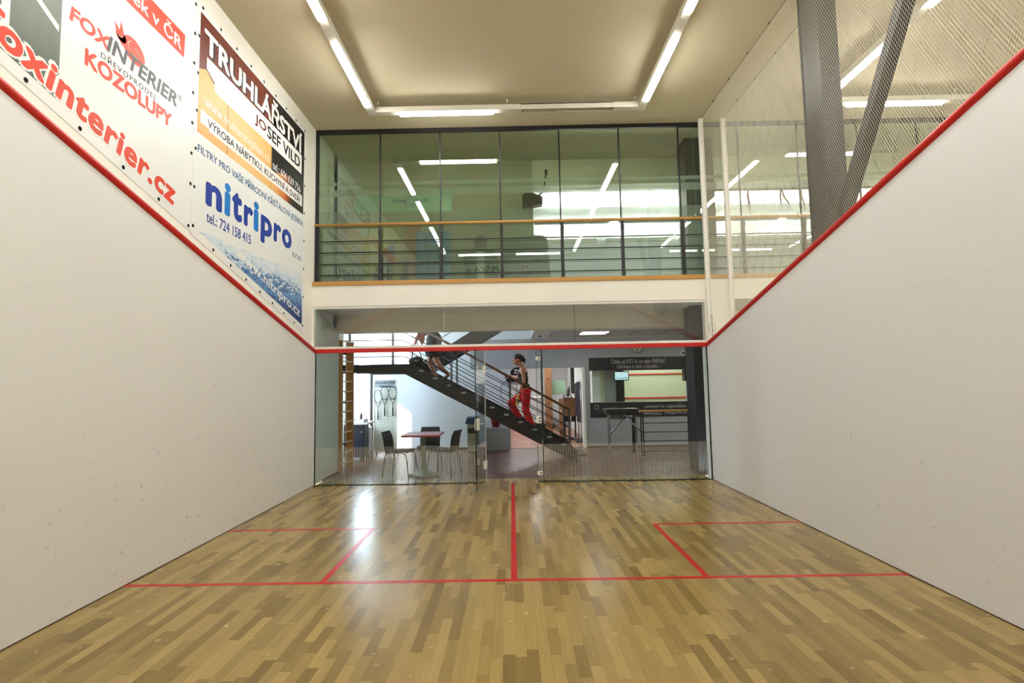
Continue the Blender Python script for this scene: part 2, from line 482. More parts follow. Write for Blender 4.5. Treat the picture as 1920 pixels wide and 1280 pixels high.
# ------------------------------------------------------------------ mesh building
class MB:
    def __init__(self):
        self.v = []
        self.f = []
        self.smooth = []

    def add(self, vs, fs, smooth=False):
        o = len(self.v)
        self.v += [tuple(p) for p in vs]
        self.f += [tuple(i + o for i in f) for f in fs]
        self.smooth += [smooth] * len(fs)
        return self

    def box(self, x0, x1, y0, y1, z0, z1):
        vs = [(x0, y0, z0), (x1, y0, z0), (x1, y1, z0), (x0, y1, z0), (x0, y0, z1), (x1, y0, z1), (x1, y1, z1), (x0, y1, z1)]
        return self.add(vs, [(0, 3, 2, 1), (4, 5, 6, 7), (0, 1, 5, 4), (1, 2, 6, 5), (2, 3, 7, 6), (3, 0, 4, 7)])

    def rbox(self, x0, x1, y0, y1, z0, z1, b=0.005, seg=2):
        """box with bevelled edges"""
        bm = bmesh.new()
        bmesh.ops.create_cube(bm, size=1.0)
        for v in bm.verts:
            v.co = Vector(((x0 + x1) / 2 + v.co.x * (x1 - x0), (y0 + y1) / 2 + v.co.y * (y1 - y0), (z0 + z1) / 2 + v.co.z * (z1 - z0)))
        bmesh.ops.bevel(bm, geom=bm.edges[:], offset=b, segments=seg, affect='EDGES', profile=0.5)
        bm.verts.index_update()
        self.add([v.co for v in bm.verts], [[v.index for v in f.verts] for f in bm.faces])
        bm.free()
        return self

    def beam(self, p0, p1, w, h, up=(0, 0, 1)):
        """rectangular bar from p0 to p1, w across, h along up"""
        p0, p1 = Vector(p0), Vector(p1)
        d = (p1 - p0).normalized()
        s = d.cross(Vector(up)).normalized()
        t = s.cross(d)
        vs = []
        for p in (p0, p1):
            for a, b in ((-1, -1), (1, -1), (1, 1), (-1, 1)):
                vs.append(p + s * (a * w / 2) + t * (b * h / 2))
        return self.add(vs, [(3, 2, 1, 0), (4, 5, 6, 7), (0, 1, 5, 4), (1, 2, 6, 5), (2, 3, 7, 6), (3, 0, 4, 7)])

    def tube(self, p0, p1, r0, r1=None, seg=10, cap=True):
        return self.path([p0, p1], [r0, r0 if r1 is None else r1], seg, cap)

    def path(self, pts, r, seg=8, cap=True, closed=False):
        pts = [Vector(p) for p in pts]
        n = len(pts)
        if not hasattr(r, '__len__'):
            r = [r] * n
        o = len(self.v)
        ref = None
        for i, p in enumerate(pts):
            if closed:
                d = pts[(i + 1) % n] - pts[i - 1]
            else:
                d = pts[min(i + 1, n - 1)] - pts[max(i - 1, 0)]
            d.normalize()
            if ref is None:
                ref = d.cross(Vector((0, 0, 1)))
                if ref.length < 1e-3:
                    ref = d.cross(Vector((1, 0, 0)))
                ref.normalize()
            ref = (ref - d * ref.dot(d)).normalized()
            q = d.cross(ref)
            for k in range(seg):
                a = 2 * math.pi * k / seg
                self.v.append(tuple(p + (ref * math.cos(a) + q * math.sin(a)) * r[i]))
        m = n if closed else n - 1
        for i in range(m):
            j = (i + 1) % n
            for k in range(seg):
                l = (k + 1) % seg
                self.f.append((o + i * seg + k, o + i * seg + l, o + j * seg + l, o + j * seg + k))
                self.smooth.append(True)
        if cap and not closed:
            self.f.append(tuple(o + k for k in reversed(range(seg))))
            self.f.append(tuple(o + (n - 1) * seg + k for k in range(seg)))
            self.smooth += [False, False]
        return self

    def lathe(self, prof, c=(0, 0, 0), seg=20, axis='z'):
        """profile of (radius, height) turned about an axis through c"""
        o = len(self.v)
        for r, h in prof:
            for k in range(seg):
                a = 2 * math.pi * k / seg
                x, y = r * math.cos(a), r * math.sin(a)
                p = {'z': (x, y, h), 'y': (x, h, y), 'x': (h, x, y)}[axis]
                self.v.append((c[0] + p[0], c[1] + p[1], c[2] + p[2]))
        for i in range(len(prof) - 1):
            for k in range(seg):
                l = (k + 1) % seg
                self.f.append((o + i * seg + k, o + i * seg + l, o + (i + 1) * seg + l, o + (i + 1) * seg + k))
                self.smooth.append(True)
        for i, rev in ((0, True), (len(prof) - 1, False)):
            if prof[i][0] > 1e-6:
                idx = [o + i * seg + k for k in range(seg)]
                self.f.append(tuple(reversed(idx)) if rev else tuple(idx))
                self.smooth.append(False)
        return self

    def prism(self, poly, axis, a, b):
        """polygon in the two other axes, pushed from a to b along axis"""
        def pt(p, q):
            return {'x': (q, p[0], p[1]), 'y': (p[0], q, p[1]), 'z': (p[0], p[1], q)}[axis]
        n = len(poly)
        vs = [pt(p, a) for p in poly] + [pt(p, b) for p in poly]
        fs = [tuple(reversed(range(n))), tuple(range(n, 2 * n))]
        for i in range(n):
            j = (i + 1) % n
            fs.append((i, j, n + j, n + i))
        return self.add(vs, fs)

    def ball(self, c, r, seg=14, rings=8, sc=(1, 1, 1)):
        prof = [(math.sin(math.pi * i / rings), -math.cos(math.pi * i / rings)) for i in range(rings + 1)]
        o = len(self.v)
        self.lathe([(max(p[0], 1e-4) * r, p[1] * r) for p in prof], (0, 0, 0), seg)
        for i in range(o, len(self.v)):
            x, y, z = self.v[i]
            self.v[i] = (c[0] + x * sc[0], c[1] + y * sc[1], c[2] + z * sc[2])
        return self

    def mesh(self, name, m):
        me = bpy.data.meshes.new(name)
        me.from_pydata(self.v, [], self.f)
        bm = bmesh.new()
        bm.from_mesh(me)
        bmesh.ops.recalc_face_normals(bm, faces=bm.faces)
        bm.to_mesh(me)
        bm.free()
        for i, p in enumerate(me.polygons):
            p.use_smooth = self.smooth[i]
        me.materials.append(m)
        return me

    def build(self, name, m, parent=None, label=None, kind=None, local=False):
        me = self.mesh(name, m)
        return link(name, me, parent, label, kind, local)


def wloc(o):
    l = Vector((0, 0, 0))
    while o is not None:
        l += o.location
        o = o.parent
    return l


def link(name, me, parent=None, label=None, kind=None, local=False):
    o = bpy.data.objects.new(name, me)
    COL.objects.link(o)
    if parent is not None:
        o.parent = parent
        if not local:
            me.transform(Matrix.Translation(-wloc(parent)))
    if label:
        o['label'] = label
    if kind:
        o['kind'] = kind
    return o


def thing(name, label, cat, loc=(0, 0, 0), group=None, rz=0.0):
    o = bpy.data.objects.new(name, None)
    o.empty_display_size = 0.1
    COL.objects.link(o)
    o.location = loc
    o.rotation_euler = (0, 0, rz)
    o['label'] = label
    o['category'] = cat
    if group:
        o['group'] = group
    return o


def tag(o, label, cat, group=None):
    o['label'] = label
    o['category'] = cat
    if group:
        o['group'] = group
    return o


def struct(name, mb, m, parent=None):
    o = mb.build(name, m, parent)
    if parent is None:
        o['kind'] = 'structure'
    return o


def center_origin(o):
    """put a single-mesh thing's origin at its own base"""
    me = o.data
    xs = [v.co for v in me.vertices]
    c = Vector(((min(p.x for p in xs) + max(p.x for p in xs)) / 2, (min(p.y for p in xs) + max(p.y for p in xs)) / 2, min(p.z for p in xs)))
    me.transform(Matrix.Translation(-c))
    o.location = c
    return o


def dup(o, loc, rz, label=None, group=None):
    c = o.copy()
    COL.objects.link(c)
    c.location = loc
    c.rotation_euler = (0, 0, rz)
    if label:
        c['label'] = label
    if group:
        c['group'] = group
    for ch in list(o.children):
        k = ch.copy()
        COL.objects.link(k)
        k.parent = c
        for g in list(ch.children):
            q = g.copy()
            COL.objects.link(q)
            q.parent = k
    return c


_tc = {}


def glyphs(s, shear=0.0, spacing=1.0):
    """flat letters of the built-in font: verts with the ink box starting at 0, faces, box size; z 0..1"""
    key = (s, shear, spacing)
    if key in _tc:
        return _tc[key]
    cu = bpy.data.curves.new('txt', 'FONT')
    cu.body = s
    cu.size = 1.0
    cu.resolution_u = 3
    cu.shear = shear
    cu.space_character = spacing
    cu.extrude = 0.01
    ob = bpy.data.objects.new('txt', cu)
    COL.objects.link(ob)
    dg = bpy.context.evaluated_depsgraph_get()
    me = bpy.data.meshes.new_from_object(ob.evaluated_get(dg))
    vs = [v.co.copy() for v in me.vertices]
    fs = [tuple(p.vertices) for p in me.polygons]
    bpy.data.objects.remove(ob)
    bpy.data.curves.remove(cu)
    bpy.data.meshes.remove(me)
    x0, x1 = min(v.x for v in vs), max(v.x for v in vs)
    y0, y1 = min(v.y for v in vs), max(v.y for v in vs)
    vs = [(v.x - x0, v.y - y0, 0.0 if v.z < 0 else 1.0) for v in vs]
    _tc[key] = (vs, fs, x1 - x0, y1 - y0)
    return _tc[key]


def text(mb, s, O, U, V, nrm, thick=0.0012, bold=0.0, shear=0.0, spacing=1.0):
    """letters filling the parallelogram O, O+U, O+V and standing out by thick along nrm; bold thickens the strokes"""
    vs, fs, w, h = glyphs(s, shear, spacing)
    O, U, V, nrm = Vector(O), Vector(U), Vector(V), Vector(nrm).normalized()
    k = bold
    shifts = [(0, 0)] if k <= 0 else [(k * math.cos(math.pi * i / 4), k * math.sin(math.pi * i / 4)) for i in range(8)] + [(0, 0)]
    for i, (dx, dy) in enumerate(shifts):
        t = thick + 0.00003 * i
        mb.add([O + U * ((a + dx + k) / (w + 2 * k)) + V * ((b + dy + k) / (h + 2 * k)) + nrm * (t * c) for a, b, c in vs], fs)
    return mb


# ------------------------------------------------------------------ dimensions of the place
W2 = 3.2          # half width of the court
BK = 9.75         # glass back wall
ZC = 5.96         # ceiling
XU = -3.26        # upper left wall
OFF = 6.87        # from this court to the neighbouring one


def ztop(y):
    return 2.13 + (BK - y) / BK * 2.44

# ------------------------------------------------------------------ the courts: floor, walls, ceiling
fl = struct('floor', MB().box(-W2, W2, 0, 10.15, -0.12, 0), M['floor'])
t_ = 0.0012
lines = {
    'short_line': (-W2, W2, 5.44, 5.49),
    'half_court_line': (-0.025, 0.025, 5.49, BK - 0.02),
}
for nm, (a, b, c, d) in lines.items():
    MB().box(a, b, c, d, 0.0, t_).build(nm, M['line_red'], fl, label='red line painted on the floor')
for s in (-1, 1):
    mb = MB()
    xa, xb = sorted((s * 1.55, s * 1.60))
    mb.box(xa, xb, 5.49, 7.09, 0, t_)
    xa, xb = sorted((s * 1.55, s * W2))
    mb.box(xa, xb, 7.09, 7.14, 0, t_)
    mb.build('service_box_line', M['line_red'], fl, label='red line painted on the floor')
for k, (x0, x1) in enumerate(((-W2, -W2 + 0.004), (W2 - 0.004, W2))):
    struct('trim_%d' % (20 + k), MB().box(x0, x1, 0, BK, 0, 0.007), M['skirting'])
struct('floor_neighbour_court', MB().box(OFF - W2, OFF + W2, 0, 10.15, -0.12, 0), M['floor'])

struct('wall_left', MB().prism([(0, 0), (BK, 0), (BK, 2.15), (0, ztop(0) + 0.02)], 'x', XU - 0.005, -W2), M['court_l'])
struct('wall_left_upper', MB().box(XU - 0.3, XU, -0.2, 11.0, 0, ZC), M['plaster'])
struct('wall_right', MB().prism([(0, 0), (BK, 0), (BK, 2.15), (0, ztop(0) + 0.02)], 'x', W2, OFF - W2), M['court_r'])
struct('wall_front', MB().box(XU - 0.3, OFF + W2 + 0.3, -0.25, 0, -0.12, ZC + 0.2), M['court_r'])
struct('wall_far_right', MB().box(OFF + W2, OFF + W2 + 0.3, 0, 18.2, -0.12, ZC + 0.2), M['plaster'])
struct('ceiling', MB().box(XU - 0.3, OFF + W2 + 0.3, -0.2, 11.5, ZC, ZC + 0.2), M['ceiling'])


def rail_sweep(x, s, y0, y1):
    """half round out-of-court rail along the top of a side wall, bulging towards s"""
    prof = [(0, -0.005), (0.014, 0.002), (0.024, 0.016), (0.028, 0.033), (0.024, 0.050), (0.012, 0.062), (-0.03, 0.068), (-0.03, -0.005)]
    mb = MB()
    vs = []
    for y in (y0, y1):
        for a, b in prof:
            vs.append((x + s * a, y, ztop(y) + b))
    n = len(prof)
    fs = [tuple(range(n)), tuple(range(2 * n - 1, n - 1, -1))]
    for i in range(n):
        j = (i + 1) % n
        fs.append((i, j, n + j, n + i))
    return mb.add(vs, fs)


struct('trim_1', rail_sweep(-W2, 1, 0, BK), M['red'])
struct('trim_2', rail_sweep(W2, -1, 0, BK), M['red'])
struct('trim_3', MB().rbox(-W2, W2, BK - 0.022, BK + 0.012, 2.13, 2.195, 0.006), M['red'])
struct('trim_4', MB().rbox(-W2, W2, BK - 0.016, BK + 0.010, 2.196, 2.236, 0.004), M['white_paint'])
mb = MB()
mb.prism([(0, ztop(0) + 0.064), (BK, ztop(BK) + 0.064), (BK, ztop(BK) + 0.082), (0, ztop(0) + 0.082)], 'x', W2 + 0.03, OFF - W2 - 0.03)
struct('trim_5', mb, M['white_paint'])
mb = MB()
mb.prism([(0, ztop(0) + 0.064), (BK, ztop(BK) + 0.064), (BK, ztop(BK) + 0.11), (0, ztop(0) + 0.11)], 'x', XU, -W2 - 0.03)
struct('trim_6', mb, M['white_paint'])

# balcony slab, its fascia, the pier between the courts, the recess frame of the upper glass
mb = MB().box(XU, OFF + W2, BK, 11.3, 2.905, 3.245)
mb.box(W2 + 0.02, OFF - W2 + 0.01, BK, 9.95, 0, 2.905)
struct('wall_back', mb, M['plaster'])
mb = MB().box(XU - 0.0, W2 + 0.02, BK + 0.012, 9.80, 2.862, 2.905)
mb.box(XU, -W2 - 0.028, BK + 0.0, 9.80, 2.15, 2.862)
mb.box(W2 - 0.03, W2 + 0.02, BK + 0.006, 9.80, 2.236, 2.862)
mb.box(W2 - 0.012, W2 + 0.02, BK + 0.01, 9.93, 0, 2.13)
struct('trim_7', mb, M['white_paint'])
struct('floor_balcony', MB().box(XU, OFF + W2, 9.80, 11.3, 3.245, 3.29), M['grey_wall'])
struct('trim_8', MB().rbox(XU - 0.01, OFF + W2, BK - 0.018, BK + 0.05, 3.245, 3.318, 0.006), M['wood_rail'])
struct('wall_soffit_beam', MB().box(-3.5, OFF + W2, 11.0, 11.3, 2.585, 2.905), M['beige_wall'])

# ------------------------------------------------------------------ lobby, stair hall, reception, gym shells
BW = 14.2
struct('floor_lobby', MB().box(-4.4, OFF + W2, 10.15, BW, -0.12, -0.0005), M['lobby_floor'])
struct('floor_reception', MB().box(-2.6, 2.1, BW, 21.5, -0.12, -0.0005), M['lobby_wood'])
struct('trim_9', MB().box(-0.62, 1.75, BW - 0.02, BW + 0.03, -0.0, 0.004), M['skirting'])
mb = MB().prism([(9.80, 0), (11.0, 0), (11.0, 2.585), (9.80, 2.905)], 'x', XU - 0.005, -W2 - 0.01)
struct('wall_lobby_side', mb, M['green_wall'])
struct('baseboard_left', MB().box(-W2 - 0.012, -W2, 10.16, 11.0, 0, 0.035), M['skirting'])
# the wall block behind the ladder and the turn of the wall to the left
struct('wall_ladder', MB().box(-4.4, -3.37, 11.0, 11.78, 0, 2.9), M['beige_wall'])
struct('wall_lobby_closing', MB().box(-4.6, XU - 0.0, 10.8, 11.0, 0, ZC + 0.2), M['white_wall'])


def wall_with_holes(plane, p0, p1, a0, a1, z0, z1, holes):
    """wall slab normal to plane ('x' or 'y') with rectangular holes (a0, a1, z0, z1), side by side along a"""
    mb = MB()

    def bx(u0, u1, w0, w1):
        if u1 - u0 < 1e-4 or w1 - w0 < 1e-4:
            return
        if plane == 'x':
            mb.box(p0, p1, u0, u1, w0, w1)
        else:
            mb.box(u0, u1, p0, p1, w0, w1)
    cur = a0
    cols = sorted({(h[0], h[1]) for h in holes})
    for c0, c1 in cols:
        bx(cur, c0, z0, z1)
        zc = z0
        for h in sorted([h for h in holes if (h[0], h[1]) == (c0, c1)], key=lambda h: h[2]):
            bx(c0, c1, zc, h[2])
            zc = h[3]
        bx(c0, c1, zc, z1)
        cur = c1
    bx(cur, a1, z0, z1)
    return mb


LW = [(12.05, 13.35, 1.0, 2.55), (12.05, 13.35, 3.35, 5.3)]
struct('wall_stair_hall_left', wall_with_holes('x', -4.6, -4.4, 11.0, BW + 0.2, -0.12, ZC + 0.2, LW), M['white_wall'])
for k, (a, b, c, d) in enumerate(LW):
    mb = MB()
    for y in (a, (a + b) / 2, b):
        mb.box(-4.55, -4.47, y - 0.03, y + 0.03, c, d)
    for z in (c, d):
        mb.box(-4.55, -4.47, a, b, z - 0.03, z + 0.03)
    struct('window_%d' % (k + 1), mb, M['white_paint'])

# back wall with an arched window, the reception opening and the window to the court behind
AX, AR, AZ0, AZ1 = -3.62, 0.185, 0.72, 2.00
holes = [(AX - AR, AX + AR, AZ0, AZ1 + AR), (-0.04, 1.75, -0.12, 1.93), (1.92, 4.31, 1.07, 1.84)]
mb = wall_with_holes('y', BW, BW + 0.2, -4.6, OFF + W2, -0.12, ZC + 0.2, holes)
for s in (-1, 1):       # fill the corners above the arch
    pts = [(AX + s * AR, AZ1), (AX + s * AR, AZ1 + AR), (AX, AZ1 + AR)]
    for k in range(7):
        a = math.pi / 2 * (1 - k / 7)
        pts.append((AX + s * AR * math.cos(a), AZ1 + AR * math.sin(a)))
    mb.prism(pts[:3] + pts[3:], 'y', BW, BW + 0.2)
struct('wall_lobby_back', mb, M['white_wall'])
w3 = struct('window_3', MB().box(AX - AR, AX + AR, BW + 0.10, BW + 0.14, AZ0 - 0.02, AZ0 + 0.02), M['white_paint'])
# grey half of the back wall, right of the reception opening, with its header; the header's left end is shade painted on the white wall
struct('wall_lobby_grey', wall_with_holes('y', BW - 0.04, BW, -1.0, OFF + W2, 0, 2.65, [(-1.0, -0.04, 0, 1.93), (-0.04, 1.75, 0, 1.93), (1.92, 4.31, 1.07, 1.84)]), M['grey_wall'])
struct('baseboard_back', MB().box(-3.3, -0.66, BW - 0.016, BW, 0, 0.05), M['skirting'])
struct('baseboard_right', MB().box(1.78, OFF + W2, BW - 0.056, BW - 0.04, 0, 0.03), M['skirting'])
struct('trim_10', MB().box(1.73, 1.79, BW - 0.07, BW + 0.2, 0, 1.93), M['white_paint'])
struct('wall_low', MB().rbox(-0.63, -0.04, BW - 0.3, BW - 0.02, 0, 0.53, 0.004), M['grey_wall'])

# ceilings of the lobby and its sunk tile field
lc = struct('ceiling_lobby', MB().box(0.49, OFF + W2, 11.3, BW, 2.65, 2.9), M['lobby_ceiling'])
mb = MB()
for i in range(7):
    x = 0.90 + i * 0.615
    mb.box(x - 0.014, x + 0.014, 12.40, 13.64, 2.640, 2.651)
for y in (12.40, 13.02, 13.64):
    mb.box(0.90, 4.59, y - 0.014, y + 0.014, 2.6405, 2.6515)
mb.build('tile_rail', M['tile_line'], lc)
MB().box(0.92, 4.57, 12.41, 13.63, 2.6455, 2.652).build('tile', M['tile'], lc)
for k, (x, y) in enumerate([(1.825, 12.71), (4.28, 12.71), (6.5, 12.7), (8.6, 12.7)]):  # first panel is a seen lamp, the other three are added for light
    o = MB().box(x - 0.28, x + 0.28, y - 0.28, y + 0.28, 2.634, 2.645).build('ceiling_light', M['panel_lit'])
    tag(center_origin(o), ['square lit panel in the lobby tile ceiling above the reception doorway',
                           'square lit panel in the lobby tile ceiling next to the dark column',
                           'square lit panel in the lobby ceiling behind the neighbouring court',
                           'square lit panel in the lobby ceiling at the far right end'][k], 'light', 'lobby ceiling panels')

# reception room
struct('wall_reception_back', MB().box(-2.6, 2.1, 21.3, 21.5, 0, 2.6), M['white_wall'])
struct('wall_reception_left', MB().box(-2.8, -2.6, BW + 0.2, 21.5, 0, 2.6), M['white_wall'])
struct('wall_reception_right', MB().box(2.0, 2.2, BW + 0.2, 21.5, 0, 2.6), M['white_wall'])
struct('ceiling_reception', MB().box(-2.8, 2.2, BW + 0.2, 21.5, 2.6, 2.8), M['lobby_ceiling'])
for k, (x, y) in enumerate([(0.5, 15.6), (0.5, 18.4)]):  # unseen panels added to brighten the reception
    o = MB().box(x - 0.6, x + 0.6, y - 0.3, y + 0.3, 2.585, 2.60).build('ceiling_light', M['panel_bright'])
    tag(center_origin(o), ['wide lit panel on the reception ceiling just behind the doorway', 'wide lit panel on the reception ceiling over the counter'][k], 'light', 'reception ceiling panels')

# the court seen through the window in the lobby wall
struct('floor_far_court', MB().box(2.2, 6.5, BW + 0.2, 19.0, -0.12, 0), M['floor'])
struct('wall_far_court', MB().box(2.2, 6.5, 18.8, 19.0, 0, 3.0), M['court3'])
struct('wall_far_court_left', MB().box(2.2, 2.3, BW + 0.2, 18.8, 0, 3.0), M['court3'])
struct('wall_far_court_right', MB().box(6.4, 6.5, BW + 0.2, 18.8, 0, 3.0), M['court3'])
struct('ceiling_far_court', MB().box(2.2, 6.5, BW + 0.2, 19.0, 2.84, 2.9), M['lobby_ceiling'])
mb = MB()
mb.rbox(2.95, 6.4, 18.76, 18.80, 1.76, 1.80, 0.008)
struct('trim_11', mb, M['red'])
struct('trim_12', MB().rbox(2.95, 6.4, 18.76, 18.80, 0.98, 1.03, 0.008), M['red'])
for k, y in enumerate((16.0, 17.6)):  # panels out of view, added to light the far court
    o = MB().box(3.2, 5.6, y, y + 0.6, 2.822, 2.838).build('ceiling_light', M['panel_lit'])
    tag(center_origin(o), ('front', 'back')[k] + ' lit panel on the ceiling of the court behind the lobby window', 'light', 'far court ceiling panels')

# gym: shaft walls of the stair, beam, ceiling, back wall with windows
mb = MB().box(-4.6, 0.49, 11.3, 11.45, 2.9, ZC + 0.2)
struct('wall_stair_shaft', mb, M['gym_wall'])
struct('wall_stair_shaft_right', wall_with_holes('x', 0.35, 0.49, 11.45, BW, 2.9, ZC + 0.2, [(12.6, 13.9, 3.3, 5.4)]), M['white_wall'])
struct('ceiling_stair_hall', MB().box(-4.6, 0.49, 11.3, BW + 0.2, ZC, ZC + 0.2), M['white_wall'])
struct('floor_gym', MB().box(0.49, OFF + W2, 11.3, 18.0, 2.9, 3.29), M['grey_wall'])
struct('wall_gym_beam', MB().box(0.49, OFF + W2, 11.3, 11.55, 5.45, ZC + 0.2), M['beige_wall'])
struct('ceiling_gym', MB().box(0.35, OFF + W2, 11.5, 18.2, 5.45, 5.65), M['white_wall'])
GH = [(1.2 + 2.2 * k, 3.0 + 2.2 * k, 4.0, 5.2) for k in range(4)]
struct('wall_gym_back', wall_with_holes('y', 18.0, 18.2, 0.35, OFF + W2, 2.9, 5.65, GH), M['white_wall'])
struct('wall_gym_left', MB().box(0.35, 0.49, BW, 18.0, 2.9, 5.65), M['white_wall'])
for k, (a, b, c, d) in enumerate(GH):
    mb = MB()
    for x in (a, (a + b) / 2, b):
        mb.box(x - 0.03, x + 0.03, 18.06, 18.14, c, d)
    for z in (c, d):
        mb.box(a, b, 18.06, 18.14, z - 0.03, z + 0.03)
    struct('window_%d' % (k + 4), mb, M['white_paint'])

# daylight portals in the window openings
for nm, loc, sx, sy, rot in (
        ('portal', (-4.62, 12.7, 1.775), 1.55, 1.3, (0, -math.pi / 2, 0)),
        ('portal', (-4.62, 12.7, 4.325), 1.95, 1.3, (0, -math.pi / 2, 0)),
        ('portal', (AX, BW + 0.22, 1.45), 0.37, 1.5, (-math.pi / 2, 0, 0)),
        ('portal', (5.4, 18.22, 4.6), 8.6, 1.2, (-math.pi / 2, 0, 0))):
    al = bpy.data.lights.new(nm, 'AREA')
    al.shape = 'RECTANGLE'
    al.size, al.size_y = sx, sy
    al.cycles.is_portal = True
    ao = bpy.data.objects.new(nm, al)
    COL.objects.link(ao)
    ao.location = loc
    ao.rotation_euler = rot

# ------------------------------------------------------------------ columns
mb = MB().box(3.275, 3.455, 6.32, 6.64, 0.5, ZC)
mb.box(3.265, 3.465, 6.30, 6.32, 0.5, ZC)
mb.box(3.265, 3.465, 6.64, 6.66, 0.5, ZC)
struct('column', mb, M['column'])
struct('column_brace', MB().beam((3.40, 6.30, 3.22), (3.40, 4.486, 5.95), 0.11, 0.10, up=(0, 1, 0)), M['column'])
mb = MB().rbox(W2 + 0.012, W2 + 0.52, 10.44, 10.90, 0, ZC - 0.002, 0.004)
o = struct('column_back', mb, M['column'])

# ------------------------------------------------------------------ fluorescent light rings
def light_ring(ox, label):
    t = thing('ceiling_light_ring', label, 'light', (ox, 5.2, 5.72), 'fluorescent light rings')
    L_, R_, F_, B_ = -2.075, 2.085, 1.45, 8.945
    zb, zt, w = 5.765, 5.85, 0.06
    hs = MB()
    hs.rbox(ox + L_ - w, ox + L_ + w, F_ - w, B_ + w, zb, zt, 0.008)
    hs.rbox(ox + R_ - w, ox + R_ + w, F_ - w, B_ + w, zb, zt, 0.008)
    hs.rbox(ox + L_ + w, ox + R_ - w, F_ - w, F_ + w, zb, zt, 0.008)
    # back run: solid where it is lit, an open trough on the empty half
    hs.rbox(ox + L_ + w, ox + 0.23, B_ - w, B_ + w, zb, zt, 0.008)
    hs.rbox(ox + 1.635, ox + R_ - w, B_ - w, B_ + w, zb, zt, 0.008)
    hs.box(ox + 0.23, ox + 1.635, B_ - w, B_ - w + 0.012, zb, zt)
    hs.box(ox + 0.23, ox + 1.635, B_ + w - 0.012, B_ + w, zb, zt)
    hs.box(ox + 0.23, ox + 1.635, B_ - w, B_ + w, zt - 0.012, zt)
    hs.box(ox + 0.785, ox + 0.795, B_ - w, B_ + w, zb - 0.002, zb + 0.03)
    hs.build('channel', M['housing'], t)
    MB().box(ox + 0.235, ox + 1.63, B_ - w + 0.013, B_ + w - 0.013, zt - 0.03, zt - 0.013).build('reflector', M['housing_dark'], t, label='empty unlit trough')

    def diffuser(p0, p1):
        p0, p1 = Vector(p0), Vector(p1)
        d = (p1 - p0).normalized()
        s = Vector((0, 0, 1)).cross(d)
        mb = MB()
        pr = [(math.cos(a), -math.sin(a)) for a in [math.pi * k / 8 for k in range(9)]]
        vs = []
        for p in (p0, p1):
            vs += [p + s * (c * 0.052) + Vector((0, 0, 1)) * (e * 0.045) for c, e in pr]
        fs = [tuple(range(9)), tuple(range(17, 8, -1))]
        for i in range(8):
            fs.append((i, i + 1, 9 + i + 1, 9 + i))
        fs.append((8, 0, 9, 17))
        mb.add(vs, fs)
        mb.build('diffuser', M['tube'], t, label='lit tube diffuser')
    for x in (ox + L_, ox + R_):
        for y in (7.24, 5.30, 3.36, 1.75):
            diffuser((x, y, zb), (x, y + 1.43, zb))
    diffuser((ox - 1.636, B_, zb), (ox - 0.2, B_, zb))
    diffuser((ox - 1.636, F_, zb), (ox - 0.2, F_, zb))
    diffuser((ox + 0.23, F_, zb), (ox + 1.64, F_, zb))
    for x, y in ((L_, 2.5), (L_, 5.0), (L_, 7.0), (R_, 2.5), (R_, 5.0), (R_, 7.0), (0.02, B_), (0.02, F_), (L_ + .1, B_), (R_ - .1, B_)):
        mb = MB().tube((ox + x, y, zt - 0.005), (ox + x, y, ZC), 0.004, seg=6)
        mb.tube((ox + x, y, ZC - 0.05), (ox + x, y, ZC), 0.017, seg=10)
        mb.build('hanger', M['housing'], t)
    return t


light_ring(0, 'rectangular ring of white fluorescent tubes under the ceiling of the court in front')
light_ring(OFF, 'ring of fluorescent tubes over the neighbouring court, seen through the net on the right')


# ------------------------------------------------------------------ glass of the back wall
def pane(mb, x0, x1, z0, z1, y=BK, t=0.012):
    return mb.box(x0, x1, y - t / 2, y + t / 2, z0, z1)


def stripes(x0, x1, y=BK - 0.0072):
    mb = MB()
    n = int((x1 - x0) / 0.0262)
    for i in range(n):
        x = x0 + 0.012 + i * 0.0262
        mb.box(x - 0.0028, x + 0.0028, y - 0.0006, y, 0.035, 0.605)
    return mb


wl = struct('window_8', pane(MB(), -W2 + 0.004, -0.43, 0.012, 2.13), M['glass'])
stripes(-W2 + 0.01, -0.44).build('sticker_stripe', M['stripe'], wl, label='white sticker stripes along the foot of the glass')
MB().box(-W2, -W2 + 0.014, BK - 0.012, BK + 0.012, 0, 2.13).build('window_frame', M['glass_edge'], wl)
MB().box(-W2, -0.43, BK - 0.012, BK + 0.012, 0, 0.012).build('sill', M['glass_edge'], wl)
wr = struct('window_9', pane(MB(), 0.41, W2 - 0.016, 0.012, 2.13), M['glass'])
stripes(0.42, W2 - 0.02).build('sticker_stripe', M['stripe'], wr, label='white sticker stripes along the foot of the glass')
MB().box(W2 - 0.016, W2 - 0.002, BK - 0.012, BK + 0.012, 0, 2.13).build('window_frame', M['glass_edge'], wr)
MB().box(0.41, W2, BK - 0.012, BK + 0.012, 0, 0.012).build('sill', M['glass_edge'], wr)
MB().box(0.495, 0.515, BK + 0.008, BK + 0.27, 0, 2.13).build('fin', M['glass_edge'], wr, label='dark glass fin')
MB().box(0.408, 0.414, BK - 0.007, BK + 0.007, 0, 2.13).build('glass_edge', M['glass_edge'], wr)
for nm, z0, z1, x0, x1, dots in (('lock_plate', 1.955, 2.01, 0.405, 0.478, 1), ('lock_plate', 0.94, 1.055, 0.395, 0.475, 2), ('lock_plate', 0.12, 0.18, 0.395, 0.478, 1)):
    p = MB().rbox(x0, x1, BK - 0.03, BK - 0.006, z0, z1, 0.004).build(nm, M['plastic_white'], wr)
    for d in range(dots):
        MB().lathe([(0.0, BK - 0.034), (0.013, BK - 0.034), (0.014, BK - 0.029)], (0.45, 0, (z0 + z1) / 2 + (d - (dots - 1) / 2) * 0.045), 12, 'y').build('bolt', M['plastic_black'], p)
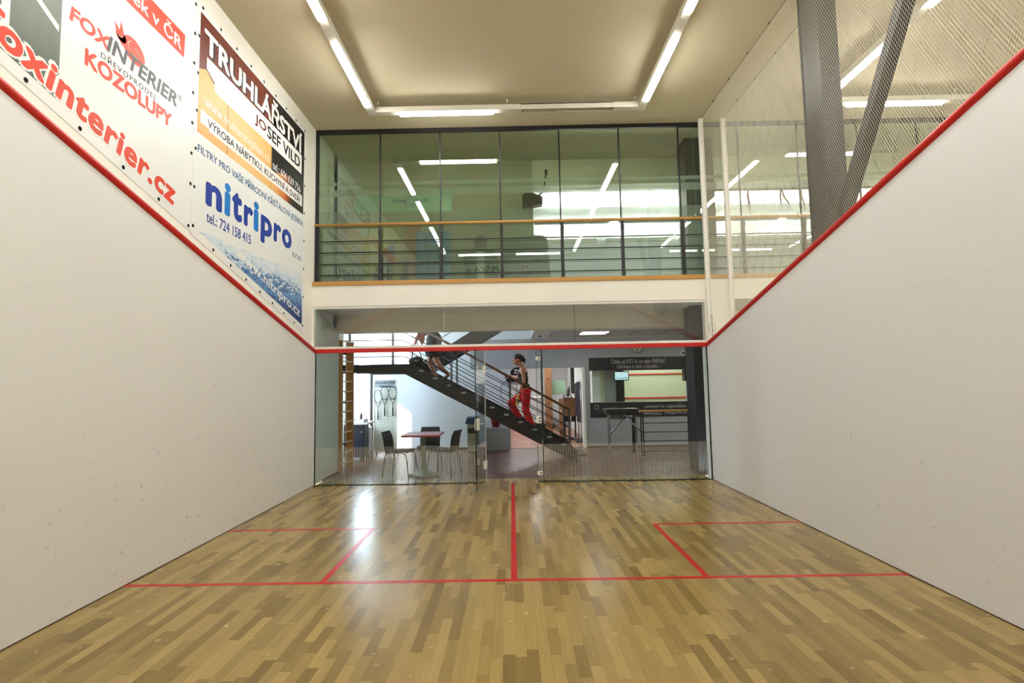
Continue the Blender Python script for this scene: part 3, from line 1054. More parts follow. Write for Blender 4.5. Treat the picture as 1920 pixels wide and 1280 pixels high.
ws = struct('window_10', MB().add([], []), M['glass']) if False else None
for k, (x0, x1) in enumerate(((-W2 - 0.02, -1.0915), (-1.0865, 1.0535), (1.0585, W2 - 0.01))):
    o = struct('window_%d' % (10 + k), pane(MB(), x0, x1, 2.236, 2.862), M['glass_strip'])
    if k:
        MB().box(x0 - 0.0045, x0 - 0.0005, BK - 0.008, BK + 0.008, 2.236, 2.862).build('joint', M['plastic_white'] if k == 1 else M['glass_edge'], o)
struct('window_13', pane(MB(), OFF - W2 + 0.02, OFF + W2, 0.0, 2.90, y=9.84), M['glass'])

# the open glass door
DH, DT = Vector((-0.425, BK - 0.012, 0)), Vector((-0.533, 9.02, 0))
dv = (DT - DH)
dl = dv.length
dr = struct('door_1', MB().beam((DH.x, DH.y, 1.062), (DT.x, DT.y, 1.062), 0.010, 2.10), M['glass'])
e = dv.normalized()
MB().beam((DT.x, DT.y, 1.062), (DT.x + e.x * 0.006, DT.y + e.y * 0.006, 1.062), 0.014, 2.10).build('glass_edge', M['glass_edge'], dr)
MB().beam((DH.x - e.x * 0.006, DH.y - e.y * 0.006, 1.062), (DH.x, DH.y, 1.062), 0.012, 2.10).build('edge_strip', M['plastic_white'], dr, label='pale sealing strip on the hinge edge')
for z in (1.815, 0.30):
    p = MB()
    p.beam(DH + e * 0.005 + Vector((0, 0, z)), DH + e * 0.11 + Vector((0, 0, z)), 0.045, 0.125)
    p.rbox(-0.445, -0.405, BK - 0.035, BK - 0.006, z - 0.055, z + 0.055, 0.004)
    p.rbox(-0.585, -0.53, BK - 0.03, BK - 0.006, z - 0.01, z + 0.085, 0.004)
    h = p.build('hinge', M['plastic_white'], dr)
    for dz in (0.012, 0.062):
        MB().lathe([(0.0, BK - 0.034), (0.010, BK - 0.034), (0.011, BK - 0.029)], (-0.557, 0, z + dz), 10, 'y').build('bolt', M['plastic_black'], h)
p = MB()
p.beam(DT - e * 0.02 + Vector((0, 0, 0.985)), DT - e * 0.16 + Vector((0, 0, 0.985)), 0.05, 0.17)
h = p.build('lock', M['plastic_white'], dr)
mb = MB().tube(DT - e * 0.1 + Vector((0.02, 0, 0.99)), DT - e * 0.1 + Vector((0.075, 0, 0.99)), 0.009, seg=8)
mb.tube(DT - e * 0.1 + Vector((0.07, 0, 0.99)), DT - e * 0.21 + Vector((0.07, 0, 0.99)), 0.008, seg=8)
mb.build('handle', M['plastic_white'], h)

# ------------------------------------------------------------------ glazing of the gym above
YG = 9.87
fr = MB().box(XU, OFF + W2, YG - 0.03, YG + 0.03, 5.895, ZC)
fr.box(XU, XU + 0.045, YG - 0.03, YG + 0.03, 3.29, 5.90)
MX = [-3.215, -2.164, -1.142, -0.124, 0.888, 1.904, 2.914, 3.925, 4.93, 5.95, 6.96, 7.97, 8.98, 10.05]
for k in range(len(MX) - 1):
    a, b = MX[k] + 0.009, MX[k + 1] - 0.009
    o = struct('window_%d' % (14 + k), MB().box(a, b, YG - 0.005, YG + 0.005, 3.295, 5.895), M['glass_up'])
    MB().box(a, b, YG + 0.006, YG + 0.008, 3.30, 4.53).build('frosted_film', M['film'], o, label='frosted film on the lower half of the pane')
    mb = MB().box(a, b, YG + 0.006, YG + 0.008, 4.80, 4.925)
    mb.box(a, b, YG + 0.006, YG + 0.008, 4.985, 5.045)
    mb.build('frosted_band', M['band'], o, label='frosted stripes across the pane')
    if k > 0:
        fr.box(MX[k] - 0.011, MX[k] + 0.011, YG - 0.012, YG + 0.012, 3.29, 5.90)
    if k in (1, 5):
        c = (MX[k] + MX[k + 1]) / 2
        mb = MB()
        text(mb, 'POWER', (c - 0.31, YG - 0.0055, 4.668), (0.24, 0, 0), (0, 0, 0.058), (0, -1, 0), 0.0008, bold=0.004)
        text(mb, 'PLATE.', (c + 0.085, YG - 0.0055, 4.668), (0.235, 0, 0), (0, 0, 0.058), (0, -1, 0), 0.0008, bold=0.004)
        for r in (0.035, 0.06, 0.085, 0.11):
            pts = [(c + 0.01 + r * math.cos(a), YG - 0.006, 4.697 + r * math.sin(a)) for a in [2 * math.pi * i / 28 for i in range(28)]]
            mb.path(pts, 0.0024, 4, closed=True)
        mb.build('lettering', M['ink_black'] if k == 1 else M['ink_grey'], o, label='dark lettering with a ring emblem')
struct('trim_13', fr, M['black_metal'])

# ------------------------------------------------------------------ balcony railing
YR = 9.80
rl = thing('balcony_railing', 'long black steel railing with beech handrail along the gym balcony', 'railing', (0, YR, 3.318))
mb = MB().path([(XU + 0.01, YR, 4.285), (OFF + W2 - 0.02, YR, 4.285)], 0.024, 12)
mb.build('handrail', M['wood_rail'], rl, label='round beech handrail')
PX = [-3.19, -2.155, -1.133, -0.115, 0.901, 1.907, 2.918, 3.92, 4.935, 5.95, 6.96, 7.97, 8.98, 9.95]
for x in PX:
    mb = MB().rbox(x - 0.022, x + 0.022, YR - 0.011, YR + 0.011, 3.318, 4.262, 0.003)
    mb.rbox(x - 0.028, x + 0.028, YR - 0.016, YR + 0.016, 3.318, 3.45, 0.003)
    mb.rbox(x - 0.028, x + 0.028, YR - 0.016, YR + 0.016, 4.12, 4.20, 0.003)
    p = mb.build('post', M['black_metal'], rl)
    for z in (3.35, 3.42, 4.155):
        MB().ball((x + 0.02, YR - 0.017, z), 0.005, 6, 4).build('bolt', M['chrome'], p)
for z in (4.002, 3.811, 3.616, 3.428):
    MB().path([(XU + 0.03, YR, z), (OFF + W2 - 0.02, YR, z)], 0.0095, 8).build('rail_bar', M['black_metal'], rl)


# ------------------------------------------------------------------ nets above the right wall
def net(x, y0, y1, label, col_gap=None):
    t = thing('court_net', label, 'net', (x, BK - 0.05, 2.9))
    mb = MB()
    m = 1.9                          # steepness of the cords
    d = 0.0285 * m
    r = 0.00055

    def zb(y):
        return ztop(y) + 0.075
    zt = ZC - 0.03
    sl = 2.44 / BK
    # cords: z = +-y + c, clipped between the wall top (sloping) and the head cable
    for s in (1, -1):
        c = -20.0
        cmin = min(zb(y) - s * m * y for y in (y0, y1))
        cmax = max(zt - s * m * y for y in (y0, y1))
        n0, n1 = int(cmin / d) - 1, int(cmax / d) + 1
        for i in range(n0, n1 + 1):
            c = i * d
            # z >= zb(y): s*y + c >= 2.205 + sl*(BK - y)  ->  y*(s+sl) >= 2.205 + sl*BK - c
            lo, hi = y0, y1
            k = s * m + sl
            lim = (2.205 + sl * BK - c) / k
            if k > 0:
                lo = max(lo, lim)
            else:
                hi = min(hi, lim)
            lim = (zt - c) / (s * m)
            if s > 0:
                hi = min(hi, lim)
            else:
                lo = max(lo, lim)
            if hi - lo < 0.01:
                continue
            a = Vector((x + s * r * 0.8, lo, s * m * lo + c))
            b = Vector((x + s * r * 0.8, hi, s * m * hi + c))
            mb.beam(a, b, r * 2, r * 2)
    mb.build('netting', M['net'], t)
    # head cable with its clips
    mb = MB().path([(x, y0, zt), (x, y1, zt)], 0.004, 6)
    mb.build('cable', M['cable'], t)
    y = y0 + 0.4
    while y < y1:
        mb = MB().ball((x, y, zt + 0.005), 0.013, 6, 4, (0.7, 1.4, 1))
        mb.tube((x, y, zt), (x, y, ZC), 0.003, seg=5)
        mb.build('clip', M['cable'], t)
        y += 0.62
    mb = MB().rbox(x - 0.025, x + 0.045, BK - 0.07, BK - 0.002, ztop(BK) + 0.08, ZC - 0.004, 0.006)
    p = mb.build('pole', M['white_paint'], t, label='white pole')
    for k in range(26):
        z = 2.6 + k * 0.128
        MB().ball((x + 0.005, BK - 0.072, z), 0.006, 6, 4).build('clip', M['cable'], p)
    MB().box(x + 0.028, x + 0.031, BK - 0.0725, BK - 0.0695, 2.35, 5.9).build('groove', M['cable'], p)
    # slack end of the cord
    pts = []
    for k in range(15):
        a = 2 * math.pi * k / 14
        pts.append((x + 0.03 + 0.045 * math.sin(a) * (1 if k < 8 else 1.2), BK - 0.085, 2.42 + 0.1 * math.cos(a) - 0.02 * math.cos(2 * a)))
    mb = MB().path(pts, 0.003, 5)
    mb.path([(x + 0.03, BK - 0.085, 2.62), (x + 0.028, BK - 0.085, 2.50), (x + 0.032, BK - 0.085, 2.40), (x + 0.03, BK - 0.085, 2.25)], 0.004, 5)
    mb.ball((x + 0.028, BK - 0.085, 2.62), 0.012, 6, 4)
    mb.ball((x + 0.032, BK - 0.085, 2.39), 0.010, 6, 4)
    mb.build('cord', M['cable'], t, label='slack end of the net cord')
    return t


net(3.245, 0.02, BK - 0.04, 'cream cord net hung on the near white pole, in front of the black column')
net(3.62, 0.02, BK - 0.04, 'cream cord net hung on the far white pole, behind the black column')

# ------------------------------------------------------------------ advertising banners on the left wall
XB = XU + 0.005       # face of the sheets


def sheet(poly, x1, x0=XU + 0.001):
    return MB().prism(poly, 'x', x0, x1)


def wtext(mb, s, y0, y1, z0, z1, rise=0.0, x=XB + 0.0008, **kw):
    return text(mb, s, (x, y0, z0), (0, y1 - y0, rise), (0, 0, z1 - z0), (1, 0, 0), 0.0008, **kw)


def grommets(parent, pts):
    proto = None
    for y, z in pts:
        if proto is None:
            mb = MB().lathe([(0.0, XB + 0.001), (0.010, XB + 0.001), (0.016, XB + 0.004), (0.019, XB + 0.001)], (0, 0, 0), 10, 'x')
            proto = mb.build('grommet', M['ink_black'], parent, local=True)
            proto.location = Vector((0, y, z)) - Vector((0, parent.location.y, parent.location.z)) - Vector((parent.location.x, 0, 0))
        else:
            c = proto.copy()
            COL.objects.link(c)
            c.location = Vector((0, y, z)) - parent.location


def along(p, q, n):
    return [(p[0] + (q[0] - p[0]) * i / n, p[1] + (q[1] - p[1]) * i / n) for i in range(n + 1)]


bA = thing('advertising_banner', 'tall white banner with a brown joinery advert above a blue pond water advert', 'banner', (XU, 7.85, 2.43))
sheet([(6.34, 5.735), (9.385, 5.74), (9.365, 2.435), (6.325, 3.185)], XB).build('sheet', M['vinyl'], bA)
sheet([(6.395, 5.635), (9.315, 5.66), (9.295, 4.315), (6.385, 4.30)], XB + 0.0010, XB - 0.001).build('printed_picture', M['pic_wood'], bA, label='printed picture of orange wood')
sheet([(6.395, 5.635), (9.315, 5.66), (9.305, 4.95), (6.66, 4.985), (6.53, 5.06), (6.39, 5.0)], XB + 0.0014, XB - 0.001).build('printed_picture', M['pic_maroon'], bA, label='maroon and black printed band')
sheet([(8.15, 4.95), (9.305, 4.95), (9.30, 4.84), (8.75, 4.74), (8.15, 4.56)], XB + 0.0012, XB - 0.001).build('printed_picture', M['ink_black'], bA, label='black printed patch')
sheet([(6.53, 5.08), (6.53, 5.21), (9.21, 5.25), (9.21, 4.94), (6.70, 4.90), (6.69, 5.0)], XB + 0.0018, XB).build('white_bar', M['ink_white'], bA)
sheet([(6.44, 4.43), (6.44, 4.575), (9.24, 4.60), (9.24, 4.425), (6.60, 4.405), (6.60, 4.43)], XB + 0.0018, XB).build('white_bar', M['ink_white'], bA)
for y in (6.985, 8.13):
    MB().box(XB, XB + 0.0016, y - 0.004, y + 0.004, 4.31, 4.92).build('printed_seam', M['ink_maroon'], bA)
xt = XB + 0.0018
wtext(MB(), 'TRUHLÁŘSTVÍ', 6.49, 9.225, 5.235, 5.60, 0.01, x=xt - 0.0003, bold=0.055).build('letter_shadow', M['ink_black'], bA)
wtext(MB(), 'TRUHLÁŘSTVÍ', 6.47, 9.205, 5.25, 5.60, 0.01, x=xt, bold=0.035).build('lettering', M['ink_white'], bA, label='big white lettering')
wtext(MB(), 'JO', 7.645, 7.965, 4.985, 5.15, 0.0, x=xt, bold=0.02).build('lettering', M['ink_maroon'], bA, label='maroon lettering')
wtext(MB(), 'SEF VILD', 8.0, 9.135, 4.99, 5.165, 0.01, x=xt, bold=0.02).build('lettering', M['ink_black'], bA, label='black lettering')
wtext(MB(), 'www.truhlarstviplzen.cz', 6.52, 8.07, 4.615, 4.765, 0.0, x=xt).build('lettering', M['ink_white'], bA, label='white web address')
wtext(MB(), 'tel.: 606 639 756', 8.18, 9.17, 4.625, 4.735, 0.0, x=xt, bold=0.006).build('lettering', M['ink_white'], bA, label='white telephone number')
wtext(MB(), 'VÝROBA NÁBYTKU, KUCHYNÍ A DVEŘÍ', 6.575, 9.16, 4.43, 4.565, 0.012, x=xt, bold=0.012).build('lettering', M['ink_black'], bA, label='black lettering about furniture, kitchens and doors')
wtext(MB(), 'FILTRY PRO VAŠE PŘÍRODNÍ KŘIŠŤÁLOVÁ JEZÍRKA', 6.405, 9.295, 4.065, 4.205, 0.03, x=XB + 0.0008, bold=0.01).build('lettering', M['ink_text'], bA, label='slate blue lettering about pond filters')
dark, sky = MB(), MB()
for ch, a, b, lo, hi in (('n', 6.572, 6.905, 0, 0.265), ('i', 6.955, 7.09, 0, 0.385), ('t', 7.12, 7.365, 0, 0.35), ('r', 7.41, 7.645, 0, 0.265), ('i', 7.66, 7.80, 0, 0.385),
                         ('p', 7.86, 8.2, -0.105, 0.27), ('r', 8.25, 8.49, 0, 0.265), ('o', 8.52, 8.862, -0.005, 0.275)):
    z = 3.578 + (a - 6.57) * 0.026
    wtext(sky if ch == 'i' else dark, ch, a, b, z + lo, z + hi, bold=0.04)
dark.build('lettering', M['ink_blue'], bA, label='big deep blue letters n, tr, pro')
sky.build('lettering', M['ink_sky'], bA, label='big bright blue letters i')
wtext(MB(), 's.r.o.', 8.90, 9.25, 3.555, 3.62, bold=0.008).build('lettering', M['ink_text'], bA, label='small lettering s.r.o.')
wtext(MB(), 'tel.: 724 158 415', 6.6, 7.6, 3.395, 3.515, 0.0, bold=0.01).build('lettering', M['ink_blue'], bA, label='blue telephone number')
sheet([(6.47, 3.25), (6.75, 3.285), (7.1, 3.265), (7.5, 3.29), (8.0, 3.30), (8.6, 3.345), (9.285, 3.36), (9.295, 2.56)], XB + 0.0010, XB - 0.001).build('printed_picture', M['pic_water'], bA, label='printed picture of splashing blue water')
text(MB(), 'www.nitripro.cz', (XB + 0.0012, 7.23, 3.135), (0, 1.97, -0.51), (0, 0.02, 0.165), (1, 0, 0), 0.0008, bold=0.014).build('lettering', M['ink_white'], bA, label='white web address over the water')
grommets(bA, along((6.43, 5.70), (9.33, 5.705), 8) + along((6.375, 5.35), (6.36, 3.28), 5) + along((9.345, 5.25), (9.335, 2.55), 6) + along((6.75, 3.12), (9.0, 2.56), 6))

bB = thing('advertising_banner', 'white banner with the orange red web address running down its slanting foot, nearest the camera', 'banner', (XU, 4.4, 3.2))


def zB(y):
    return 3.205 + (6.325 - y) * 0.245


sheet([(1.6, zB(1.6)), (6.325, zB(6.325)), (6.332, 5.735), (1.6, 5.735)], XB - 0.0012).build('sheet', M['vinyl'], bB)
sheet([(1.7, zB(1.7) + 0.10), (4.66, zB(4.66) + 0.10), (4.655, 5.5), (1.7, 5.5)], XB - 0.0006, XB - 0.002).build('printed_picture', M['pic_grey'], bB, label='grey green printed picture')
for y0, y1, z0, z1 in ((4.20, 4.26, 3.95, 5.4), (3.2, 3.26, 4.1, 5.4)):
    MB().box(XB - 0.001, XB - 0.0002, y0, y1, z0, z1).build('printed_bar', M['ink_white'], bB, label='pale printed window bar')
mb = MB()
mb.prism([(4.22, 4.45), (4.64, 4.22), (4.64, 4.27), (4.22, 4.50)], 'x', XB - 0.001, XB - 0.0002)
mb.build('printed_bar', M['ink_white'], bB, label='pale printed window bar')
sheet([(3.6, 4.95), (6.125, 4.95), (6.135, 5.195), (3.6, 5.195)], XB, XB - 0.0015).build('red_bar', M['ink_red'], bB)
wtext(MB(), 'esek v ČR', 5.19, 6.08, 4.995, 5.165, bold=0.015, x=XB).build('lettering', M['ink_white'], bB, label='white lettering on the red bar')
wtext(MB(), 'FOX', 4.725, 5.135, 4.38, 4.50, bold=0.03, shear=0.12, x=XB).build('lettering', M['ink_red'], bB, label='red slanting lettering')
wtext(MB(), 'INTERIER', 5.10, 6.03, 4.375, 4.52, bold=0.025, shear=0.2, x=XB).build('lettering', M['ink_grey'], bB, label='dark grey slanting lettering')
wtext(MB(), '®', 6.05, 6.11, 4.47, 4.53, x=XB).build('lettering', M['ink_grey'], bB, label='small registered mark')
wtext(MB(), 'DŘEVOPRODEJ', 5.045, 5.705, 4.265, 4.345, spacing=1.25, x=XB).build('lettering', M['ink_black'], bB, label='thin black lettering')
wtext(MB(), 'KOZOLUPY', 4.885, 5.96, 4.125, 4.265, bold=0.035, x=XB).build('lettering', M['ink_red'], bB, label='bold orange red lettering')
O, U, V = Vector((XB - 0.0004, 4.085, 3.875)), Vector((0, 1.975, -0.505)), Vector((0, 0.0, 0.235))
text(MB(), 'foxinterier.cz', O + Vector((0, -0.03, -0.012)), U + Vector((0, 0.06, -0.015)), V + Vector((0, 0, 0.045)), (1, 0, 0), 0.0007, bold=0.085, shear=0.2, spacing=1.06).build('letter_outline', M['ink_white'], bB)
text(MB(), 'foxinterier.cz', O + Vector((0.0004, 0, 0)), U, V, (1, 0, 0), 0.0007, bold=0.035, shear=0.2, spacing=1.06).build('lettering', M['ink_red'], bB, label='big orange red slanting web address')


def blob(c, ry, rz, tilt=0.0, n=20, a0=0.0, a1=2 * math.pi):
    pts = []
    for i in range(n):
        a = a0 + (a1 - a0) * i / (n - 1 if a1 - a0 < 6.2 else n)
        y, z = ry * math.cos(a), rz * math.sin(a)
        pts.append((c[0] + y * math.cos(tilt) - z * math.sin(tilt), c[1] + y * math.sin(tilt) + z * math.cos(tilt)))
    return pts


fx = MB()
fx.prism(blob((5.415, 4.565), 0.145, 0.105, -0.25), 'x', XB - 0.001, XB + 0.0004)
fx.prism(blob((5.255, 4.60), 0.062, 0.048, -0.2), 'x', XB - 0.001, XB + 0.0004)
fx.prism([(5.20, 4.61), (5.175, 4.68), (5.225, 4.65)], 'x', XB - 0.001, XB + 0.0004)
fx.prism([(5.235, 4.645), (5.25, 4.73), (5.285, 4.64)], 'x', XB - 0.001, XB + 0.0004)
fx.prism([(5.20, 4.59), (5.30, 4.59), (5.275, 4.525)], 'x', XB - 0.001, XB + 0.0004)
em = fx.build('emblem', M['ink_red'], bB, label='red sleeping fox emblem')
fw = MB()
for pts in ([(5.37, 4.63), (5.335, 4.60), (5.345, 4.55), (5.40, 4.535), (5.47, 4.515)], [(5.225, 4.595), (5.245, 4.585), (5.265, 4.595)], [(5.43, 4.60), (5.48, 4.575), (5.52, 4.53)]):
    fw.path([(XB + 0.0006, y, z) for y, z in pts], 0.004, 4)
fw.build('emblem_line', M['ink_white'], em)
grommets(bB, along((4.4, zB(4.4) + 0.04), (6.28, zB(6.28) + 0.04), 4) + along((6.30, 5.65), (6.295, 3.7), 6))

bC = thing('advertising_banner', 'white banner with green lettering, seen mirrored in the gym glazing', 'banner', (0.2, 0.006, 5.2))
MB().box(-2.6, 2.8, 0.004, 0.008, 5.15, 5.88).build('sheet', M['vinyl'], bC)
text(MB(), 'PEŠKA n', (-0.36, 0.009, 5.44), (-1.14, 0, 0), (0, 0, 0.28), (0, 1, 0), 0.001, bold=0.03).build('lettering', M['leaf'], bC, label='dark green lettering')
MB().path([(0.55 + 0.11 * math.cos(a), 0.010, 5.52 + 0.13 * math.sin(a)) for a in [2 * math.pi * i / 24 for i in range(24)]], 0.018, 6, closed=True).build('emblem', M['ink_red'], bC, label='red ring emblem')

# ------------------------------------------------------------------ steel stair
ST = 0.532


def zbot(x):
    return ST * (1.27 - x)


def flight_side(y0, y1):
    x1, xl = 1.27, -1.95
    poly = [(x1, 0), (x1 - 0.0, 0.24), (x1 - 0.12, zbot(x1 - 0.12) + 0.30), (xl, 2.0), (-3.36, 2.0), (-3.36, 1.835), (-2.17, 1.835)]
    return MB().prism(poly, 'y', y0, y1)


stair = thing('staircase', 'black steel staircase with landing, wooden handrails and a second flight going up', 'staircase', (-0.4, 12.2, 0))
flight_side(11.655, 11.675).build('stringer', M['dark_steel'], stair)
flight_side(12.70, 12.72).build('stringer', M['dark_steel'], stair)
ov = None
for k in range(1, 12):
    z = k * 2.0 / 12
    x = 1.27 - (z - 0.185) / ST
    MB().rbox(x - 0.15, x + 0.15, 11.676, 12.699, z - 0.035, z, 0.004).build('tread', M['dark_steel'], stair)
for k in range(11):  # pale discs drawn in for light showing through gaps beside the treads
    x = -1.78 + k * 0.279
    z = zbot(x) + 0.30 - 0.065
    mb = MB()
    n = 14
    vs = [(x + 0.055 * math.cos(2 * math.pi * i / n), 11.649, z + 0.021 * math.sin(2 * math.pi * i / n)) for i in range(n)]
    vs += [(a, 11.656, c) for a, b, c in vs]
    mb.add(vs, [tuple(range(n)), tuple(range(2 * n - 1, n - 1, -1))] + [(i, (i + 1) % n, n + (i + 1) % n, n + i) for i in range(n)])
    p = mb.build('bracket_plate', M['steel'], stair, label='pale oval steel plate')
    mb = MB()
    mb.ball((x - 0.10, 11.652, z - 0.05), 0.010, 6, 4)
    mb.build('bolt', M['chrome'], p)
    mb = MB()
    mb.ball((x + 0.03, 11.652, z - 0.15), 0.010, 6, 4)
    mb.build('bolt', M['chrome'], p)
MB().rbox(-3.36, -1.93, 11.676, 13.90, 1.93, 1.999, 0.004).build('landing', M['dark_steel'], stair)
MB().box(-3.36, -2.0, 13.88, 13.9, 1.835, 2.0).build('landing_edge', M['dark_steel'], stair)
MB().box(-3.36, -3.30, 13.80, 13.86, 0, 1.93).build('landing_post', M['dark_steel'], stair)


def up(x):
    return 1.75 + 0.6 * (x + 1.95)


for y in (12.85, 13.82):
    MB().prism([(-1.95, up(-1.95) + 0.04), (0.49, up(0.49)), (0.49, up(0.49) + 0.34), (0.36, up(0.36) + 0.34), (-1.95, up(-1.95) + 0.34)], 'y', y - 0.01, y + 0.01).build('stringer', M['dark_steel'], stair)
for k in range(1, 8):
    z = 2.0 + k * 1.29 / 8
    x = -1.95 + (z - 1.75 - 0.2) / 0.6
    MB().rbox(x - 0.14, x + 0.14, 12.861, 13.809, z - 0.035, z, 0.004).build('tread', M['dark_steel'], stair)


def stair_rail(y, kx0=-2.02, left=-3.36, landing=True, top=2.84):
    r = bpy.data.objects.new('railing', None)
    COL.objects.link(r)
    r.parent = stair
    r.location = Vector((0, y, 0)) - stair.location

    def hz(x):
        return 2.041 - 0.567 * (x + 0.615)

    def lpts(off, xe):
        pts = []
        if landing:
            pts.append((left, y, top - off))
            pts.append((-2.2 + off * 0.15, y, top - off))
        else:
            pts.append((kx0, y, hz(kx0) - off))
        pts.append((xe, y, hz(xe) - off))
        return pts
    MB().path([(kx0, y, hz(kx0)), (1.14, y, hz(1.14))], 0.024, 8).build('handrail', M['wood_dark'], r, label='brown wooden handrail')
    for off in (0.18, 0.36, 0.54, 0.69):
        MB().path(lpts(off, 1.11), 0.009, 6).build('rail_bar', M['black_metal'], r)
    xs = ([-3.2, -2.34] if landing else []) + [-1.18, -0.03, 1.12]
    for x in xs:
        zt = hz(x) - 0.02 if x > -2 else top + 0.0
        zb = zbot(x) + 0.06 if x > -2 else 1.86
        mb = MB().box(x - 0.02, x - 0.004, y - 0.015, y + 0.015, zb, zt)
        mb.box(x + 0.004, x + 0.02, y - 0.015, y + 0.015, zb, zt)
        mb.box(x - 0.004, x + 0.004, y - 0.006, y + 0.006, zt - 0.03, zt)
        mb.box(x - 0.004, x + 0.004, y - 0.006, y + 0.006, zb, zb + 0.03)
        mb.build('post', M['black_metal'], r)
    if landing:
        MB().path([(left, y, top), (-2.2, y, top), (-2.02, y, hz(-2.02))], 0.02, 8).build('handrail', M['wood_dark'], r, label='brown wooden handrail')


stair_rail(11.64)
stair_rail(12.735, kx0=-1.95, landing=False)
r3 = bpy.data.objects.new('railing', None)
COL.objects.link(r3)
r3.parent = stair
for off, m_, rr in ((1.2, 'wood_dark', 0.022), (1.0, 'black_metal', 0.009), (0.8, 'black_metal', 0.009), (0.6, 'black_metal', 0.009)):
    MB().path([(-1.8, 12.83, up(-1.8) + off), (0.30, 12.83, up(0.30) + off)], rr, 8).build('handrail' if m_ == 'wood_dark' else 'rail_bar', M[m_], r3)
for x in (-1.7, -0.75, 0.22):
    MB().rbox(x - 0.02, x + 0.02, 12.815, 12.84, up(x) + 0.1, up(x) + 1.19, 0.003).build('post', M['black_metal'], r3)

# ------------------------------------------------------------------ lobby furniture on the left
wb = thing('wall_bars', 'tall wooden ladder of wall bars at the end of the pale green wall', 'wall bars', (-3.17, 11.3, 0))
MB().rbox(-3.235, -3.17, 11.065, 11.095, 0, 2.45, 0.003).build('side_rail', M['wood_bar'], wb)
MB().rbox(-3.235, -3.10, 11.56, 11.59, 0, 2.45, 0.003).build('side_rail', M['wood_bar'], wb)
MB().rbox(-3.28, -3.262, 11.62, 11.66, 0.03, 2.45, 0.003).build('side_rail', M['wood_rung'], wb, label='thin white upright')
for k in range(13):
    z = 0.146 + k * 0.191
    MB().path([(-3.18, 11.07, z), (-3.125, 11.575, z)], 0.013, 10).build('rung', M['wood_rung'], wb, label='pale round rung')
for z in (0.45, 1.25, 2.2):
    MB().box(-3.37, -3.235, 11.565, 11.585, z, z + 0.04).build('bracket', M['dark_steel'], wb)

dk = thing('desk', 'white desk under the arched window, with a grey raised shelf', 'desk', (-3.5, 12.7, 0))
MB().rbox(-4.0, -3.055, 12.40, 13.05, 0.765, 0.80, 0.004).build('desk_top', M['desk_white'], dk)
MB().rbox(-3.98, -3.94, 12.45, 13.0, 0, 0.765, 0.003).build('side_panel', M['desk_white'], dk)
MB().rbox(-3.10, -3.07, 12.95, 13.0, 0, 0.765, 0.003).build('leg', M['desk_white'], dk)
MB().rbox(-3.6, -3.13, 12.5, 12.9, 0.86, 0.878, 0.004).build('shelf', M['steel'], dk, label='grey raised shelf')
for x in (-3.57, -3.16):
    MB().box(x - 0.01, x + 0.01, 12.55, 12.85, 0.80, 0.86).build('shelf_leg', M['steel'], dk)

du = thing('drawer_unit', 'navy blue cupboard on castors below the white desk', 'drawer unit', (-3.36, 12.8, 0))
MB().rbox(-3.6, -3.16, 12.58, 12.95, 0.06, 0.755, 0.005).build('body', M['navy'], du)
MB().rbox(-3.58, -3.18, 12.568, 12.58, 0.08, 0.74, 0.003).build('door', M['navy'], du)
MB().tube((-3.21, 12.56, 0.60), (-3.21, 12.545, 0.60), 0.012, seg=10).build('knob', M['chrome'], du)
for x in (-3.55, -3.2):
    for y in (12.63, 12.9):
        MB().lathe([(0.0, -0.014), (0.03, -0.012), (0.03, 0.012), (0.0, 0.014)], (x, y, 0.031), 12, 'x').build('castor', M['plastic_black'], du)

tr = thing('mobile_cabinet', 'narrow white cabinet on black castors beside the navy cupboard', 'cabinet', (-3.25, 13.25, 0))
MB().rbox(-3.42, -3.17, 13.07, 13.40, 0.12, 0.66, 0.02).build('body', M['desk_white'], tr)
MB().rbox(-3.33, -3.18, 13.055, 13.07, 0.16, 0.22, 0.004).build('kick_panel', M['plastic_black'], tr)
MB().prism([(-3.29, 0.66), (-3.22, 0.66), (-3.24, 0.69), (-3.27, 0.69)], 'y', 13.1, 13.2).build('handle', M['plastic_black'], tr)
for x in (-3.38, -3.21):
    for y in (13.12, 13.36):
        MB().lathe([(0.0, -0.016), (0.045, -0.013), (0.045, 0.013), (0.0, 0.016)], (x, y, 0.046), 12, 'x').build('castor', M['plastic_black'], tr)
        MB().tube((x, y, 0.07), (x, y, 0.125), 0.012, seg=6).build('castor_fork', M['steel'], tr)

pc = thing('pen_cup', 'small grey pen cup standing on the desk shelf before the bright window', 'cup', (-3.27, 12.7, 0.878))
MB().lathe([(0.0, 0.0), (0.038, 0.0), (0.04, 0.11), (0.036, 0.11), (0.034, 0.01), (0.0, 0.01)], (-3.27, 12.7, 0.878), 16).build('body', M['steel'], pc)
for a, b in ((-0.03, 0.01), (0.01, 0.02), (0.02, -0.02)):
    MB().tube((-3.27 + a * 0.3, 12.7 + b * 0.3, 0.89), (-3.27 + a * 1.6, 12.7 + b, 1.03), 0.004, seg=6).build('pencil', M['ink_grey'], pc)

